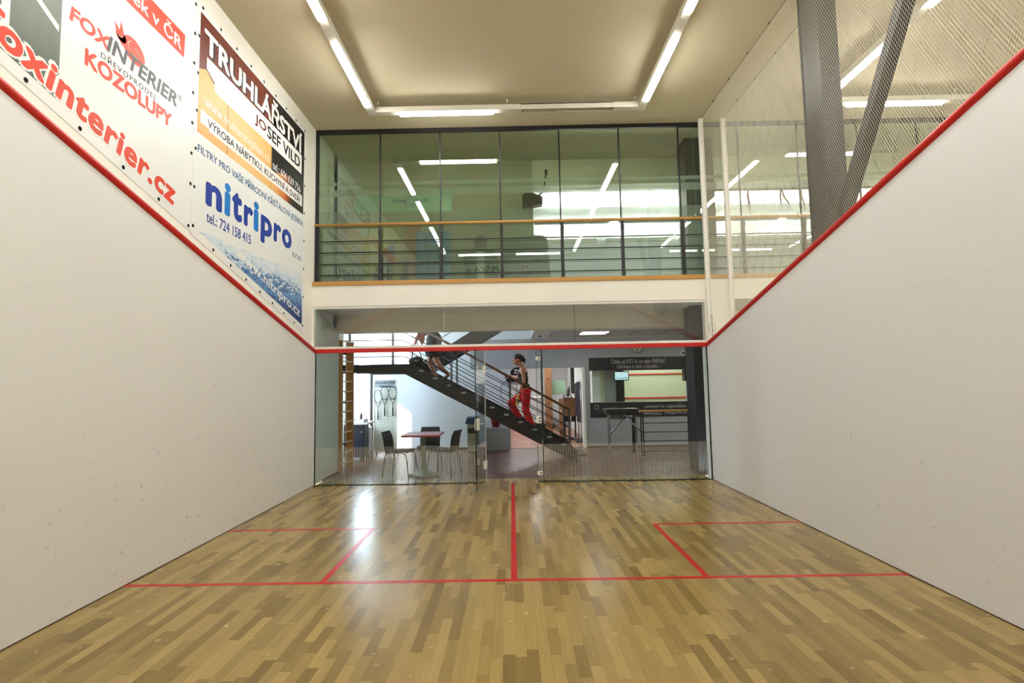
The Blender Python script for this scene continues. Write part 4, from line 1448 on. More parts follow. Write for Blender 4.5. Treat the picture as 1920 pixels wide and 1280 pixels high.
rb = thing('racket_board', 'white perforated racket stand on castors with a grey headed notice', 'display stand', (-2.88, 13.3, 0))
MB().box(-3.12, -2.64, 13.295, 13.305, 0.10, 1.52).build('board', M['plastic_white'], rb)
mb = MB()
for i in range(1, 22):
    mb.box(-3.12, -2.64, 13.2935, 13.295, 0.10 + i * 0.065 - 0.0015, 0.10 + i * 0.065 + 0.0015)
for i in range(1, 12):
    mb.box(-3.12 + i * 0.04 - 0.001, -3.12 + i * 0.04 + 0.001, 13.2935, 13.295, 0.10, 1.52)
mb.build('perforation', M['grey_wall'], rb)
MB().rbox(-3.12, -2.64, 13.288, 13.31, 1.525, 1.70, 0.004).build('notice', mat('grey_notice', (150, 158, 166), 0.5), rb, label='grey notice about borrowing rackets free of charge')
mb = MB()
text(mb, 'Rakety k zapůjčení ZDARMA', (-3.09, 13.2875, 1.615), (0.43, 0, 0), (0, 0, 0.05), (0, -1, 0), 0.001, bold=0.012)
text(mb, 'Prosíme o vrácení', (-3.01, 13.2875, 1.54), (0.27, 0, 0), (0, 0, 0.048), (0, -1, 0), 0.001, bold=0.012)
mb.build('lettering', M['ink_black'], rb)
for x in (-3.13, -2.63):
    MB().rbox(x - 0.012, x + 0.012, 13.285, 13.315, 0.08, 1.715, 0.003).build('upright', M['plastic_white'], rb)
    MB().rbox(x - 0.015, x + 0.015, 13.05, 13.55, 0.06, 0.085, 0.003).build('foot', M['steel'], rb)
    for y in (13.08, 13.52):
        MB().lathe([(0.0, -0.012), (0.03, -0.01), (0.03, 0.01), (0.0, 0.012)], (x, y, 0.03), 12, 'x').build('castor', M['plastic_black'], rb)
for z in (1.30, 1.40, 1.505):
    mb = MB()
    for x in (-3.05, -2.91, -2.68):
        mb.tube((x, 13.295, z), (x, 13.235, z), 0.003, seg=5)
    if z > 1.5:
        mb.build('hook', M['chrome'], rb)


def racket(x, zt, label, white=False):
    L_ = 0.66
    t = thing('squash_racket', label, 'racket', (x, 13.262, zt - L_), 'squash rackets on the board')
    c = (x, 13.262, zt - 0.145)
    pts = [(c[0] + 0.092 * math.sin(a) * (1.0 if math.cos(a) > 0 else 1.0 - 0.12 * abs(math.cos(a))), c[1], c[2] + 0.145 * math.cos(a)) for a in [2 * math.pi * i / 32 for i in range(32)]]
    MB().path(pts, 0.0065, 6, closed=True).build('frame', M['plastic_white'] if white else M['plastic_black'], t)
    mb = MB()
    for i in range(-4, 5):
        u = i * 0.019
        h = 0.14 * math.sqrt(max(0, 1 - (u / 0.09) ** 2))
        mb.tube((c[0] + u, c[1], c[2] - h), (c[0] + u, c[1], c[2] + h), 0.0011, seg=4)
    for i in range(-6, 7):
        w = i * 0.021
        h = 0.088 * math.sqrt(max(0, 1 - (w / 0.143) ** 2))
        mb.tube((c[0] - h, c[1], c[2] + w), (c[0] + h, c[1], c[2] + w), 0.0011, seg=4)
    mb.build('strings', M['string'], t)
    mb = MB()
    for s in (-1, 1):
        mb.path([(c[0] + s * 0.062, c[1], c[2] - 0.105), (c[0] + s * 0.035, c[1], c[2] - 0.17), (c[0] + s * 0.006, c[1], c[2] - 0.235)], [0.006, 0.0065, 0.007], 6)
    mb.tube((c[0], c[1], c[2] - 0.23), (c[0], c[1], zt - L_ + 0.17), 0.008, seg=8)
    mb.build('shaft', M['plastic_black'], t)
    MB().path([(c[0], c[1], zt - L_ + 0.18), (c[0], c[1], zt - L_ + 0.02), (c[0], c[1], zt - L_)], [0.013, 0.0145, 0.017], 8).build('grip', M['cloth_black'], t)
    return t


racket(-3.035, 1.475, 'left racket hanging lowest on the white stand, with a white strung head')
racket(-2.885, 1.545, 'middle squash racket on the white stand, below the notice')
racket(-2.70, 1.55, 'right squash racket on the white stand, at its outer edge')

tb = thing('table', 'square dark red topped table on one grey steel column', 'table', (-1.565, 10.55, 0))
MB().rbox(-1.89, -1.24, 10.2, 10.9, 0.70, 0.733, 0.006).build('table_top', M['table_red'], tb, label='dark red square top')
MB().rbox(-1.60, -1.53, 10.52, 10.59, 0.09, 0.70, 0.01).build('column', M['base_green'], tb)
mb = MB()
q = [(-1.565 - 0.27, 10.555), (-1.565, 10.555 - 0.27), (-1.565 + 0.27, 10.555), (-1.565, 10.555 + 0.27)]
vs = [(x, y, 0.0) for x, y in q] + [(x, y, 0.022) for x, y in q] + [(-1.565 + (x + 1.565) * 0.22, 10.555 + (y - 10.555) * 0.22, 0.105) for x, y in q]
fs = [(3, 2, 1, 0), (8, 9, 10, 11)]
for i in range(4):
    j = (i + 1) % 4
    fs += [(i, j, 4 + j, 4 + i), (4 + i, 4 + j, 8 + j, 8 + i)]
mb.add(vs, fs).build('foot', M['base_green'], tb)


def make_chair(label):
    t = thing('stacking_chair', label, 'chair', (0, 0, 0), 'chairs round the red table')
    # shell is a bent plate: seat dips, back leans; local +x is the front
    def plate(prof, w0, w1, th):
        mb = MB()
        n = len(prof)
        ny = 6
        vs = []
        for i, (x, z, w) in enumerate(prof):
            for j in range(ny + 1):
                s = -1 + 2 * j / ny
                vs.append((x, s * w / 2, z))
        m_ = len(vs)
        vs2 = []
        for i, (x, z, w) in enumerate(prof):
            a = Vector((prof[max(i - 1, 0)][0], 0, prof[max(i - 1, 0)][1]))
            b = Vector((prof[min(i + 1, n - 1)][0], 0, prof[min(i + 1, n - 1)][1]))
            d = (b - a).normalized()
            nn = Vector((-d.z, 0, d.x)) * th
            for j in range(ny + 1):
                s = -1 + 2 * j / ny
                vs2.append((x + nn.x, s * w / 2, z + nn.z))
        vs += vs2
        fs = []
        for i in range(n - 1):
            for j in range(ny):
                a = i * (ny + 1) + j
                fs.append((a, a + 1, a + ny + 2, a + ny + 1))
                fs.append((m_ + a + ny + 1, m_ + a + ny + 2, m_ + a + 1, m_ + a))
        for i in range(n - 1):
            for j in (0, ny):
                a = i * (ny + 1) + j
                b = a + ny + 1
                fs.append((a, b, m_ + b, m_ + a))
        for i in (0, n - 1):
            for j in range(ny):
                a = i * (ny + 1) + j
                fs.append((a, m_ + a, m_ + a + 1, a + 1))
        mb.add(vs, fs, True)
        return mb
    plate([(0.22, 0.425, 0.36), (0.19, 0.442, 0.38), (0.08, 0.438, 0.40), (-0.06, 0.43, 0.40), (-0.18, 0.435, 0.38)], 0, 0, -0.018).build('seat', M['cloth_black'], t, local=True)
    plate([(-0.175, 0.40, 0.36), (-0.195, 0.50, 0.37), (-0.205, 0.60, 0.38), (-0.225, 0.70, 0.37), (-0.262, 0.775, 0.34)], 0, 0, -0.016).build('backrest', M['plastic_black'], t, local=True)
    for s in (-1, 1):
        MB().path([(0.14, s * 0.15, 0.42), (0.20, s * 0.20, 0.40), (0.235, s * 0.21, 0.30), (0.265, s * 0.22, 0.0)], 0.0105, 8).build('leg', M['steel'], t, local=True)
        MB().path([(-0.10, s * 0.15, 0.42), (-0.17, s * 0.19, 0.40), (-0.185, s * 0.20, 0.30), (-0.215, s * 0.22, 0.0)], 0.0105, 8).build('leg', M['steel'], t, local=True)
    MB().path([(0.14, -0.15, 0.42), (-0.1, -0.15, 0.42)], 0.01, 6).build('seat_frame', M['steel'], t, local=True)
    MB().path([(0.14, 0.15, 0.42), (-0.1, 0.15, 0.42)], 0.01, 6).build('seat_frame', M['steel'], t, local=True)
    return t


ch = make_chair('black chair left of the red table, its back towards the racket stand')
ch.location = (-1.99, 10.52, 0)
ch.rotation_euler = (0, 0, -0.2)
dup(ch, (-1.56, 11.12, 0), -math.pi / 2, 'black chair behind the red table, facing the glass wall')
dup(ch, (-1.19, 10.60, 0), math.pi - 0.3, 'black chair right of the red table, facing left')

bn = thing('waste_bin', 'beige waste cabinet with a dark slanting lid by the white wall', 'bin', (-0.92, 13.8, 0))
MB().rbox(-1.04, -0.80, 13.58, 14.0, 0.02, 0.70, 0.005).build('body', M['bin_beige'], bn)
MB().box(-1.03, -0.81, 13.575, 13.99, 0, 0.02).build('plinth', M['plastic_black'], bn)
MB().box(-1.03, -0.81, 13.572, 13.58, 0.44, 0.56).build('slot_panel', M['soil'], bn, label='dark band across the front')
MB().prism([(-1.09, 0.66), (-0.79, 0.66), (-0.79, 0.80), (-1.045, 0.80)], 'y', 13.55, 14.02).build('lid', M['navy'], bn, label='dark slanting lid')

pp = thing('potted_plant', 'spiky dark plant in a dark red pot on the low grey wall under the stair', 'plant', (-0.39, 14.04, 0.53))
MB().lathe([(0.0, 0), (0.085, 0), (0.105, 0.10), (0.125, 0.20), (0.13, 0.22), (0.115, 0.22), (0.105, 0.19), (0.0, 0.19)], (-0.39, 14.04, 0.53), 20).build('pot', M['pot_red'], pp)
MB().lathe([(0.0, 0.195), (0.108, 0.195)], (-0.39, 14.04, 0.53), 16).build('soil', M['soil'], pp)
rr_ = random.Random(3)
for k in range(16):
    a = rr_.uniform(0, 2 * math.pi)
    l = rr_.uniform(0.22, 0.42)
    h = rr_.uniform(0.15, 0.34)
    base = Vector((-0.39, 14.04, 0.72))
    d = Vector((math.cos(a), math.sin(a) * 0.35, 0))
    s = Vector((-math.sin(a), math.cos(a), 0))
    vs, n = [], 5
    for i in range(n + 1):
        f = i / n
        p = base + d * (l * f) + Vector((0, 0, h * math.sin(f * 2.0)))
        w = 0.018 * (1 - f) + 0.002
        vs += [p + s * w, p + Vector((0, 0, 0.006)), p - s * w]
    fs = []
    for i in range(n):
        fs += [(3 * i, 3 * i + 1, 3 * i + 4, 3 * i + 3), (3 * i + 1, 3 * i + 2, 3 * i + 5, 3 * i + 4), (3 * i + 2, 3 * i, 3 * i + 3, 3 * i + 5)]
    MB().add(vs, fs, True).build('leaf', M['leaf'], pp)

# ------------------------------------------------------------------ right side of the lobby: signs, turnstile, barrier
YS = BW - 0.04
sg = thing('sign_board', 'dark sign above the lobby window asking Cítíte se FIT', 'sign', (3.1, YS, 1.85))
MB().rbox(1.90, 4.33, YS - 0.02, YS - 0.002, 1.845, 2.155, 0.003).build('board', M['sign_dark'], sg)
mb = MB()
text(mb, 'Cítíte se FIT? A co vaše FIRMA?', (2.44, YS - 0.0205, 2.005), (1.31, 0, 0), (0, 0, 0.105), (0, -1, 0), 0.001)
mb.build('lettering', M['sign_text'], sg)
mb = MB()
text(mb, 'Udržujte ji také v kondici...', (2.58, YS - 0.0205, 1.865), (1.04, 0, 0), (0, 0, 0.11), (0, -1, 0), 0.001)
mb.build('lettering', M['sign_text'], sg)
sg = thing('sign_board', 'dark sign under the lobby window reading solutions for organizations', 'sign', (3.1, YS, 0.72))
MB().rbox(1.90, 4.33, YS - 0.02, YS - 0.002, 0.715, 1.072, 0.003).build('board', M['sign_dark'], sg)
for s_, x0, x1, z0, z1 in (('...solutions for organizations', 3.175, 4.215, 0.905, 1.0), ('www.soto.cz', 3.175, 3.62, 0.755, 0.845), ('info@soto.cz', 3.70, 4.22, 0.755, 0.855), ('soto', 2.205, 2.55, 0.855, 0.96)):
    mb = MB()
    text(mb, s_, (x0, YS - 0.0205, z0), (x1 - x0, 0, 0), (0, 0, z1 - z0), (0, -1, 0), 0.001)
    mb.build('lettering', M['sign_text'], sg)
for dx, dz, m_ in ((0, 0, 'sign_text'), (0.045, -0.075, 'ink_grey')):
    mb = MB()
    pts = [(2.10 + dx, 1.01 + dz), (2.02 + dx, 1.01 + dz), (2.02 + dx, 0.91 + dz), (2.05 + dx, 0.91 + dz)] if dx == 0 else [(2.13, 0.955), (2.13, 0.84), (2.07, 0.84), (2.07, 0.87)]
    if dx == 0:
        pts = [(2.05, 0.915), (2.02, 0.915), (2.02, 1.005), (2.10, 1.005), (2.10, 0.915), (2.08, 0.915)]
    for a, b in zip(pts, pts[1:]):
        mb.beam((a[0], YS - 0.021, a[1]), (b[0], YS - 0.021, b[1]), 0.012, 0.002, up=(0, 1, 0))
    mb.build('emblem', M[m_], sg)

w6 = struct('window_6b', MB().box(1.92, 4.31, BW + 0.05, BW + 0.06, 1.07, 1.84), M['glass'])
w6.name = 'window_40'
struct('column_grey', MB().box(2.34, 2.63, 14.62, 14.85, 0, 3.0), M['grey_wall'])
struct('column_dark', MB().box(2.63, 2.83, 14.58, 14.85, 0, 3.0), M['column'])

mo = thing('monitor', 'small lit monitor hanging in front of the dark pillar, below the dark sign', 'monitor', (2.67, YS - 0.06, 1.6))
MB().rbox(2.49, 2.85, YS - 0.075, YS - 0.04, 1.592, 1.815, 0.006).build('frame', M['plastic_black'], mo)
MB().box(2.51, 2.83, YS - 0.077, YS - 0.0752, 1.615, 1.798).build('screen', M['screen'], mo, label='lit pale blue screen')
MB().box(2.53, 2.81, YS - 0.0785, YS - 0.0772, 1.645, 1.665).build('screen_bar', M['screen_bar'], mo)
MB().box(2.63, 2.71, YS - 0.045, YS - 0.02, 1.80, 1.855).build('bracket', M['plastic_black'], mo)

ck = thing('wall_clock', 'round wall clock with a steel rim, half hidden by the red rail', 'clock', (3.08, YS, 2.39))
MB().lathe([(0.0, YS - 0.012), (0.132, YS - 0.012), (0.132, YS - 0.002)], (3.08, 0, 2.39), 28, 'y').build('face', M['clock_face'], ck)
MB().path([(3.08 + 0.14 * math.cos(a), YS - 0.016, 2.39 + 0.14 * math.sin(a)) for a in [2 * math.pi * i / 32 for i in range(32)]], 0.012, 8, closed=True).build('rim', M['steel'], ck)
for k in range(12):
    a = math.pi / 6 * k
    MB().beam((3.08 + 0.10 * math.cos(a), YS - 0.0135, 2.39 + 0.10 * math.sin(a)), (3.08 + 0.122 * math.cos(a), YS - 0.0135, 2.39 + 0.122 * math.sin(a)), 0.009, 0.002, up=(0, 1, 0)).build('hour_mark', M['ink_black'], ck)
for l, a in ((0.085, -1.45), (0.115, -1.75)):
    MB().beam((3.08, YS - 0.016, 2.39), (3.08 + l * math.cos(a), YS - 0.016, 2.39 + l * math.sin(a)), 0.010, 0.002, up=(0, 1, 0)).build('hand', M['ink_black'], ck)

sp = thing('loudspeaker', 'black loudspeaker on the lobby wall at the right end of the dark sign', 'loudspeaker', (4.23, YS, 1.57))
MB().rbox(4.14, 4.34, YS - 0.24, YS - 0.04, 1.56, 1.905, 0.012).build('cabinet', M['plastic_black'], sp)
MB().rbox(4.155, 4.325, YS - 0.25, YS - 0.241, 1.58, 1.885, 0.004).build('grille', M['cloth_black'], sp)
MB().box(4.20, 4.28, YS - 0.045, YS - 0.0, 1.68, 1.78).build('bracket', M['dark_steel'], sp)
cm_ = thing('security_camera', 'small white dome camera on the grey wall by the dark column', 'camera', (4.2, YS, 2.24))
MB().lathe([(0.0, YS - 0.04), (0.05, YS - 0.038), (0.06, YS - 0.002)], (4.2, 0, 2.24), 16, 'y').build('base', M['plastic_white'], cm_)
MB().ball((4.2, YS - 0.045, 2.235), 0.032, 12, 8).build('dome', M['plastic_black'], cm_)
cm_ = thing('security_camera', 'small dark dome camera on the lobby ceiling above the woman in red trousers', 'camera', (0.66, 12.88, 2.65))
MB().lathe([(0.0, 2.65), (0.055, 2.65), (0.05, 2.625), (0.0, 2.62)], (0.66, 12.88, 0), 16).build('base', M['plastic_white'], cm_)
MB().ball((0.66, 12.88, 2.615), 0.036, 12, 8).build('dome', M['plastic_black'], cm_)

tn = thing('turnstile', 'grey steel tripod turnstile in front of the lower dark sign', 'turnstile', (2.47, 13.2, 0))
MB().rbox(2.10, 2.83, 13.08, 13.36, 0.84, 0.955, 0.02).build('housing', M['dark_steel'], tn)
MB().rbox(2.20, 2.76, 13.10, 13.34, 0.74, 0.845, 0.02).build('mechanism_cover', M['grey_panel'], tn)
MB().rbox(2.12, 2.81, 13.06, 13.38, 0.955, 0.972, 0.006).build('top_plate', M['steel'], tn)
for x, y in ((2.15, 13.13), (2.19, 13.32), (2.70, 13.13), (2.79, 13.32)):
    MB().rbox(x - 0.03, x + 0.03, y - 0.02, y + 0.02, 0.012, 0.85, 0.005).build('leg', M['steel'] if x < 2.17 or x > 2.75 else M['dark_steel'], tn)
    MB().rbox(x - 0.05, x + 0.05, y - 0.05, y + 0.05, 0.0, 0.012, 0.002).build('foot_plate', M['chrome'], tn)
MB().lathe([(0.0, 12.99), (0.05, 13.0), (0.06, 13.10)], (2.50, 0, 0.80), 16, 'y').build('hub', M['dark_steel'], tn)
for a in ((2.13, 12.92, 0.42), (2.87, 12.92, 0.43), (2.58, 12.60, 0.83)):
    MB().tube((2.50, 13.02, 0.80), a, 0.019, seg=10).build('arm', M['steel'], tn)

br = thing('barrier_rail', 'black steel barrier with a wooden handrail beside the turnstile', 'barrier', (3.24, 12.45, 0))
MB().path([(2.68, 12.45, 0.945), (3.90, 12.45, 0.945)], 0.024, 10).build('handrail', M['wood_rail'], br, label='wooden handrail')
for x in (2.735, 3.73):
    MB().rbox(x - 0.035, x - 0.010, 12.435, 12.465, 0.01, 0.93, 0.003).build('post', M['black_metal'], br)
    MB().rbox(x + 0.010, x + 0.035, 12.435, 12.465, 0.01, 0.93, 0.003).build('post', M['black_metal'], br)
    MB().rbox(x - 0.06, x + 0.06, 12.40, 12.50, 0, 0.012, 0.002).build('foot_plate', M['steel'], br)
    for s in (-1, 1):
        MB().tube((x + s * 0.045, 12.415, 0.01), (x + s * 0.045, 12.415, 0.07), 0.009, seg=8).build('bolt', M['chrome'], br)
for z in (0.695, 0.506, 0.318, 0.108):
    MB().path([(2.735, 12.45, z), (3.92, 12.45, z)], 0.009, 8).build('rail_bar', M['black_metal'], br)
MB().rbox(3.90, 3.94, 12.43, 12.47, 0, 0.93, 0.003).build('post', M['black_metal'], br)


# ------------------------------------------------------------------ people on the stair
def fuse(name, mb, m, parent, voxel=0.008, smooth=2, label=None):
    """grow one continuous skin over overlapping rounded forms"""
    me = mb.mesh(name, m)
    o = bpy.data.objects.new(name, me)
    COL.objects.link(o)
    r = o.modifiers.new('r', 'REMESH')
    r.mode = 'VOXEL'
    r.voxel_size = voxel
    s = o.modifiers.new('s', 'SMOOTH')
    s.iterations = smooth
    s.factor = 0.5
    dg = bpy.context.evaluated_depsgraph_get()
    nm = bpy.data.meshes.new_from_object(o.evaluated_get(dg))
    bpy.data.objects.remove(o)
    bpy.data.meshes.remove(me)
    nm.name = name
    nm.materials.clear()
    nm.materials.append(m)
    for p in nm.polygons:
        p.use_smooth = True
        p.material_index = 0
    return link(name, nm, parent, label)


def limb(mb, pts, rad, seg=12):
    for i in range(len(pts) - 1):
        mb.tube(pts[i], pts[i + 1], rad[i], rad[i + 1], seg)
    for p, r in zip(pts, rad):
        mb.ball(p, r * 0.995, 12, 8)
    return mb


def ell(mb, c, rx, ry, rz, tilt=0.0):
    """ellipsoid, tilted about y"""
    o = len(mb.v)
    mb.ball((0, 0, 0), 1.0, 16, 12, (rx, ry, rz))
    ct, st = math.cos(tilt), math.sin(tilt)
    for i in range(o, len(mb.v)):
        x, y, z = mb.v[i]
        mb.v[i] = (c[0] + x * ct + z * st, c[1] + y, c[2] - x * st + z * ct)
    return mb


def hand(mb, w, d, n, curl=0.7, size=1.0):
    """palm, four curled fingers and a thumb; w wrist, d along the palm, n the side the fingers curl to"""
    d = Vector(d).normalized()
    n = Vector(n)
    n = (n - d * n.dot(d)).normalized()
    s = d.cross(n)
    w = Vector(w)
    L = 0.085 * size
    for k in range(4):
        f = (k - 1.5) * 0.020 * size
        mb.tube(w + s * f * 0.6, w + s * f + d * L, 0.014 * size, 0.011 * size, 8)
        mb.ball(w + s * f + d * L, 0.0115 * size, 8, 6)
        p = w + s * f + d * L
        ang = 0.25
        ln = (0.034, 0.040, 0.037, 0.029)[k] * size
        r = 0.0095 * size
        for j in range(3):
            ang += curl * (0.7 if j == 0 else 1.0)
            q = p + (d * math.cos(ang) + n * math.sin(ang)) * ln
            mb.tube(p, q, r, r * 0.9, 8)
            mb.ball(q, r * 0.9, 8, 6)
            p, ln, r = q, ln * 0.72, r * 0.9
    p = w + s * (-0.024 * size) + d * (0.022 * size)
    for j, (ln, a) in enumerate(((0.040, 0.75), (0.032, 0.35), (0.024, 0.1))):
        q = p + (d * math.cos(a) - s * math.sin(a) * 0.9 + n * 0.35 * (j + 1) * 0.5).normalized() * ln * size
        mb.tube(p, q, 0.0125 * size, 0.010 * size, 8)
        mb.ball(q, 0.0102 * size, 8, 6)
        p = q


def head(mb, c, tilt, s=1.0):
    """head looking to -x, tilted down by tilt; skull, jaw, nose, lips, brow, ear"""
    ct, st = math.cos(tilt), math.sin(tilt)

    def P(x, y, z):
        # local x forward = -world x
        fx, fz = x * ct + z * -st, -x * st * -1 * -1 + z * ct
        return (c[0] - (x * ct - z * st * -1) * s, c[1] + y * s, c[2] + (z * ct - x * st) * s)
    for (x, y, z), (a, b, h) in (((-0.012, 0, 0.02), (0.097, 0.075, 0.093)), ((0.03, 0, -0.035), (0.066, 0.058, 0.075)), ((0.058, 0, -0.078), (0.030, 0.030, 0.026)),
                                 ((0.075, 0, 0.028), (0.022, 0.052, 0.018)), ((0.082, 0, -0.045), (0.017, 0.024, 0.007)), ((0.081, 0, -0.056), (0.017, 0.022, 0.008)),
                                 ((-0.01, 0.075, -0.005), (0.017, 0.010, 0.030)), ((-0.01, -0.075, -0.005), (0.017, 0.010, 0.030)),
                                 ((0.055, 0.04, -0.02), (0.028, 0.022, 0.026)), ((0.055, -0.04, -0.02), (0.028, 0.022, 0.026))):
        ell(mb, P(x, y, z), a * s, b * s, h * s, -tilt)
    mb.tube(P(0.088, 0, 0.012), P(0.112, 0, -0.022), 0.008 * s, 0.013 * s, 8)
    mb.ball(P(0.108, 0, -0.022), 0.013 * s, 8, 6)
    return P


# woman in black top and red trousers, climbing to the left
p1 = thing('person', 'person in a black top and red trousers climbing the stair, holding a yellow bottle', 'person', (0.3, 12.2, 0.667))
b = MB()
P = head(b, (0.135, 12.2, 2.065), 0.42)
limb(b, [(0.175, 12.2, 2.01), (0.235, 12.2, 1.885)], [0.047, 0.056])
ell(b, (0.245, 12.2, 1.80), 0.085, 0.155, 0.12, 0.1)
ell(b, (0.255, 12.2, 1.66), 0.085, 0.125, 0.14)
ell(b, (0.295, 12.2, 1.45), 0.105, 0.155, 0.12)
limb(b, [(0.24, 12.045, 1.865), (0.262, 12.015, 1.62), (0.185, 12.0, 1.445)], [0.047, 0.037, 0.025])
limb(b, [(0.24, 12.355, 1.865), (0.14, 12.46, 1.70), (-0.03, 12.66, 1.735)], [0.047, 0.037, 0.025])
hand(b, (0.18, 12.0, 1.44), (-0.30, 0, -0.95), (-0.8, 0.4, 0.3), 0.75)
hand(b, (-0.03, 12.66, 1.735), (-0.62, 0.5, 0.2), (0, 0.3, -1), 0.6)
limb(b, [(0.295, 12.12, 1.40), (0.285, 12.10, 1.04), (0.39, 12.10, 0.74)], [0.085, 0.055, 0.036])
limb(b, [(0.285, 12.28, 1.40), (-0.02, 12.28, 1.17), (0.125, 12.28, 0.91)], [0.085, 0.055, 0.036])
limb(b, [(0.40, 12.10, 0.715), (0.29, 12.10, 0.695), (0.22, 12.10, 0.69)], [0.036, 0.03, 0.02])
limb(b, [(0.13, 12.28, 0.885), (0.02, 12.28, 0.862), (-0.05, 12.28, 0.857)], [0.036, 0.03, 0.02])
fuse('body', b, M['skin'], p1, 0.006, 2)
c = MB()
ell(c, (0.247, 12.2, 1.765), 0.096, 0.150, 0.115, 0.1)
ell(c, (0.257, 12.2, 1.66), 0.096, 0.136, 0.15)
ell(c, (0.285, 12.2, 1.50), 0.105, 0.152, 0.09)
ell(c, (0.195, 12.2, 1.755), 0.06, 0.115, 0.07)
for s in (-1, 1):
    c.tube((0.225, 12.2 + s * 0.085, 1.80), (0.255, 12.2 + s * 0.085, 1.905), 0.02, 0.016, 8)
    c.tube((0.255, 12.2 + s * 0.085, 1.905), (0.30, 12.2 + s * 0.08, 1.80), 0.016, 0.02, 8)
fuse('tank_top', c, M['cloth_black'], p1, 0.008, 2)
c = MB()
ell(c, (0.297, 12.2, 1.425), 0.118, 0.166, 0.105)
limb(c, [(0.298, 12.12, 1.37), (0.285, 12.10, 1.03), (0.375, 12.10, 0.78), (0.395, 12.10, 0.715)], [0.100, 0.078, 0.074, 0.078])
limb(c, [(0.28, 12.28, 1.36), (-0.015, 12.28, 1.165), (0.10, 12.28, 0.95), (0.13, 12.28, 0.905)], [0.100, 0.082, 0.070, 0.072])
fuse('trousers', c, M['cloth_red'], p1, 0.009, 2)
c = MB()
ell(c, P(-0.025, 0, 0.04), 0.099, 0.083, 0.086, -0.42)
ell(c, P(-0.075, 0, 0.0), 0.055, 0.066, 0.075, -0.42)
limb(c, [P(-0.11, 0, 0.02), P(-0.125, 0, -0.05), P(-0.11, 0, -0.11)], [0.035, 0.034, 0.018])
fuse('hair', c, M['hair'], p1, 0.008, 2)
for (x, y, z) in ((0.30, 12.10, 0.667), (0.03, 12.28, 0.8335)):
    c = MB()
    limb(c, [(x + 0.105, y, z + 0.042), (x + 0.0, y, z + 0.036), (x - 0.09, y, z + 0.030)], [0.040, 0.038, 0.028])
    c.box(x - 0.105, x + 0.135, y - 0.034, y + 0.034, z, z + 0.018)
    fuse('shoe', c, M['shoe'], p1, 0.007, 1)

bt = thing('bottle', 'yellow drink bottle held by the person in red trousers', 'bottle', (0.11, 11.975, 1.14))
c = MB().lathe([(0.0, 0.0), (0.030, 0.0), (0.033, 0.015), (0.033, 0.13), (0.026, 0.155), (0.016, 0.18), (0.016, 0.195), (0.0, 0.195)], (0, 0, 0), 16)
ob = c.build('body', M['bottle'], bt, local=True)
MB().lathe([(0.0, 0.195), (0.019, 0.195), (0.019, 0.225), (0.0, 0.225)], (0, 0, 0), 14).build('cap', M['plastic_white'], bt, local=True)
MB().lathe([(0.0335, 0.05), (0.0337, 0.051), (0.0337, 0.115), (0.0335, 0.116)], (0, 0, 0), 16).build('wrapper', M['bin_beige'], bt, local=True)
bt.rotation_euler = (0, 0.12, 0)

# woman in a black dress further up, her head above the edge of the ceiling beam
p2 = thing('person', 'person in a black dress and sandals near the stair landing, carrying a black bag', 'person', (-1.6, 12.2, 1.667))
b = MB()
P = head(b, (-1.76, 12.2, 3.155), 0.25)
limb(b, [(-1.72, 12.2, 3.09), (-1.67, 12.2, 2.985)], [0.047, 0.056])
ell(b, (-1.65, 12.2, 2.88), 0.09, 0.16, 0.12)
ell(b, (-1.64, 12.2, 2.68), 0.088, 0.13, 0.15)
ell(b, (-1.62, 12.2, 2.46), 0.115, 0.165, 0.13)
limb(b, [(-1.66, 12.04, 2.95), (-1.73, 11.98, 2.68), (-1.885, 11.96, 2.55)], [0.048, 0.037, 0.026])
limb(b, [(-1.66, 12.36, 2.95), (-1.74, 12.42, 2.70), (-1.90, 12.40, 2.60)], [0.048, 0.037, 0.026])
hand(b, (-1.885, 11.96, 2.55), (-0.7, 0, -0.6), (-0.3, 0.3, -0.7), 0.8)
hand(b, (-1.90, 12.40, 2.60), (-0.9, 0, 0.1), (0, -0.2, -1), 0.5)
limb(b, [(-1.66, 12.10, 2.38), (-1.47, 11.99, 1.965), (-1.325, 12.24, 1.805)], [0.092, 0.058, 0.036])
limb(b, [(-1.62, 12.29, 2.38), (-1.70, 12.20, 2.06), (-1.575, 12.28, 1.745)], [0.092, 0.058, 0.036])
limb(b, [(-1.315, 12.24, 1.79), (-1.39, 12.23, 1.71), (-1.425, 12.23, 1.665)], [0.034, 0.030, 0.020])
limb(b, [(-1.57, 12.28, 1.725), (-1.66, 12.28, 1.70), (-1.735, 12.28, 1.693)], [0.036, 0.030, 0.020])
fuse('body', b, M['skin'], p2, 0.006, 2)
c = MB()
ell(c, (-1.65, 12.2, 2.84), 0.102, 0.158, 0.13)
ell(c, (-1.64, 12.2, 2.68), 0.100, 0.142, 0.16)
ell(c, (-1.60, 12.2, 2.50), 0.165, 0.20, 0.20)
limb(c, [(-1.60, 12.14, 2.42), (-1.57, 12.08, 2.26)], [0.16, 0.165])
limb(c, [(-1.62, 12.26, 2.42), (-1.66, 12.25, 2.26)], [0.145, 0.14])
for s in (-1, 1):
    c.tube((-1.66, 12.2 + s * 0.10, 2.90), (-1.66, 12.2 + s * 0.09, 3.0), 0.03, 0.02, 8)
fuse('dress', c, M['cloth_black'], p2, 0.010, 2)
c = MB()
ell(c, P(-0.025, 0, 0.04), 0.10, 0.085, 0.088, -0.25)
limb(c, [P(-0.08, 0, 0.0), P(-0.10, 0, -0.12), P(-0.09, 0, -0.22)], [0.065, 0.06, 0.03])
fuse('hair', c, M['hair_red'], p2, 0.009, 2)
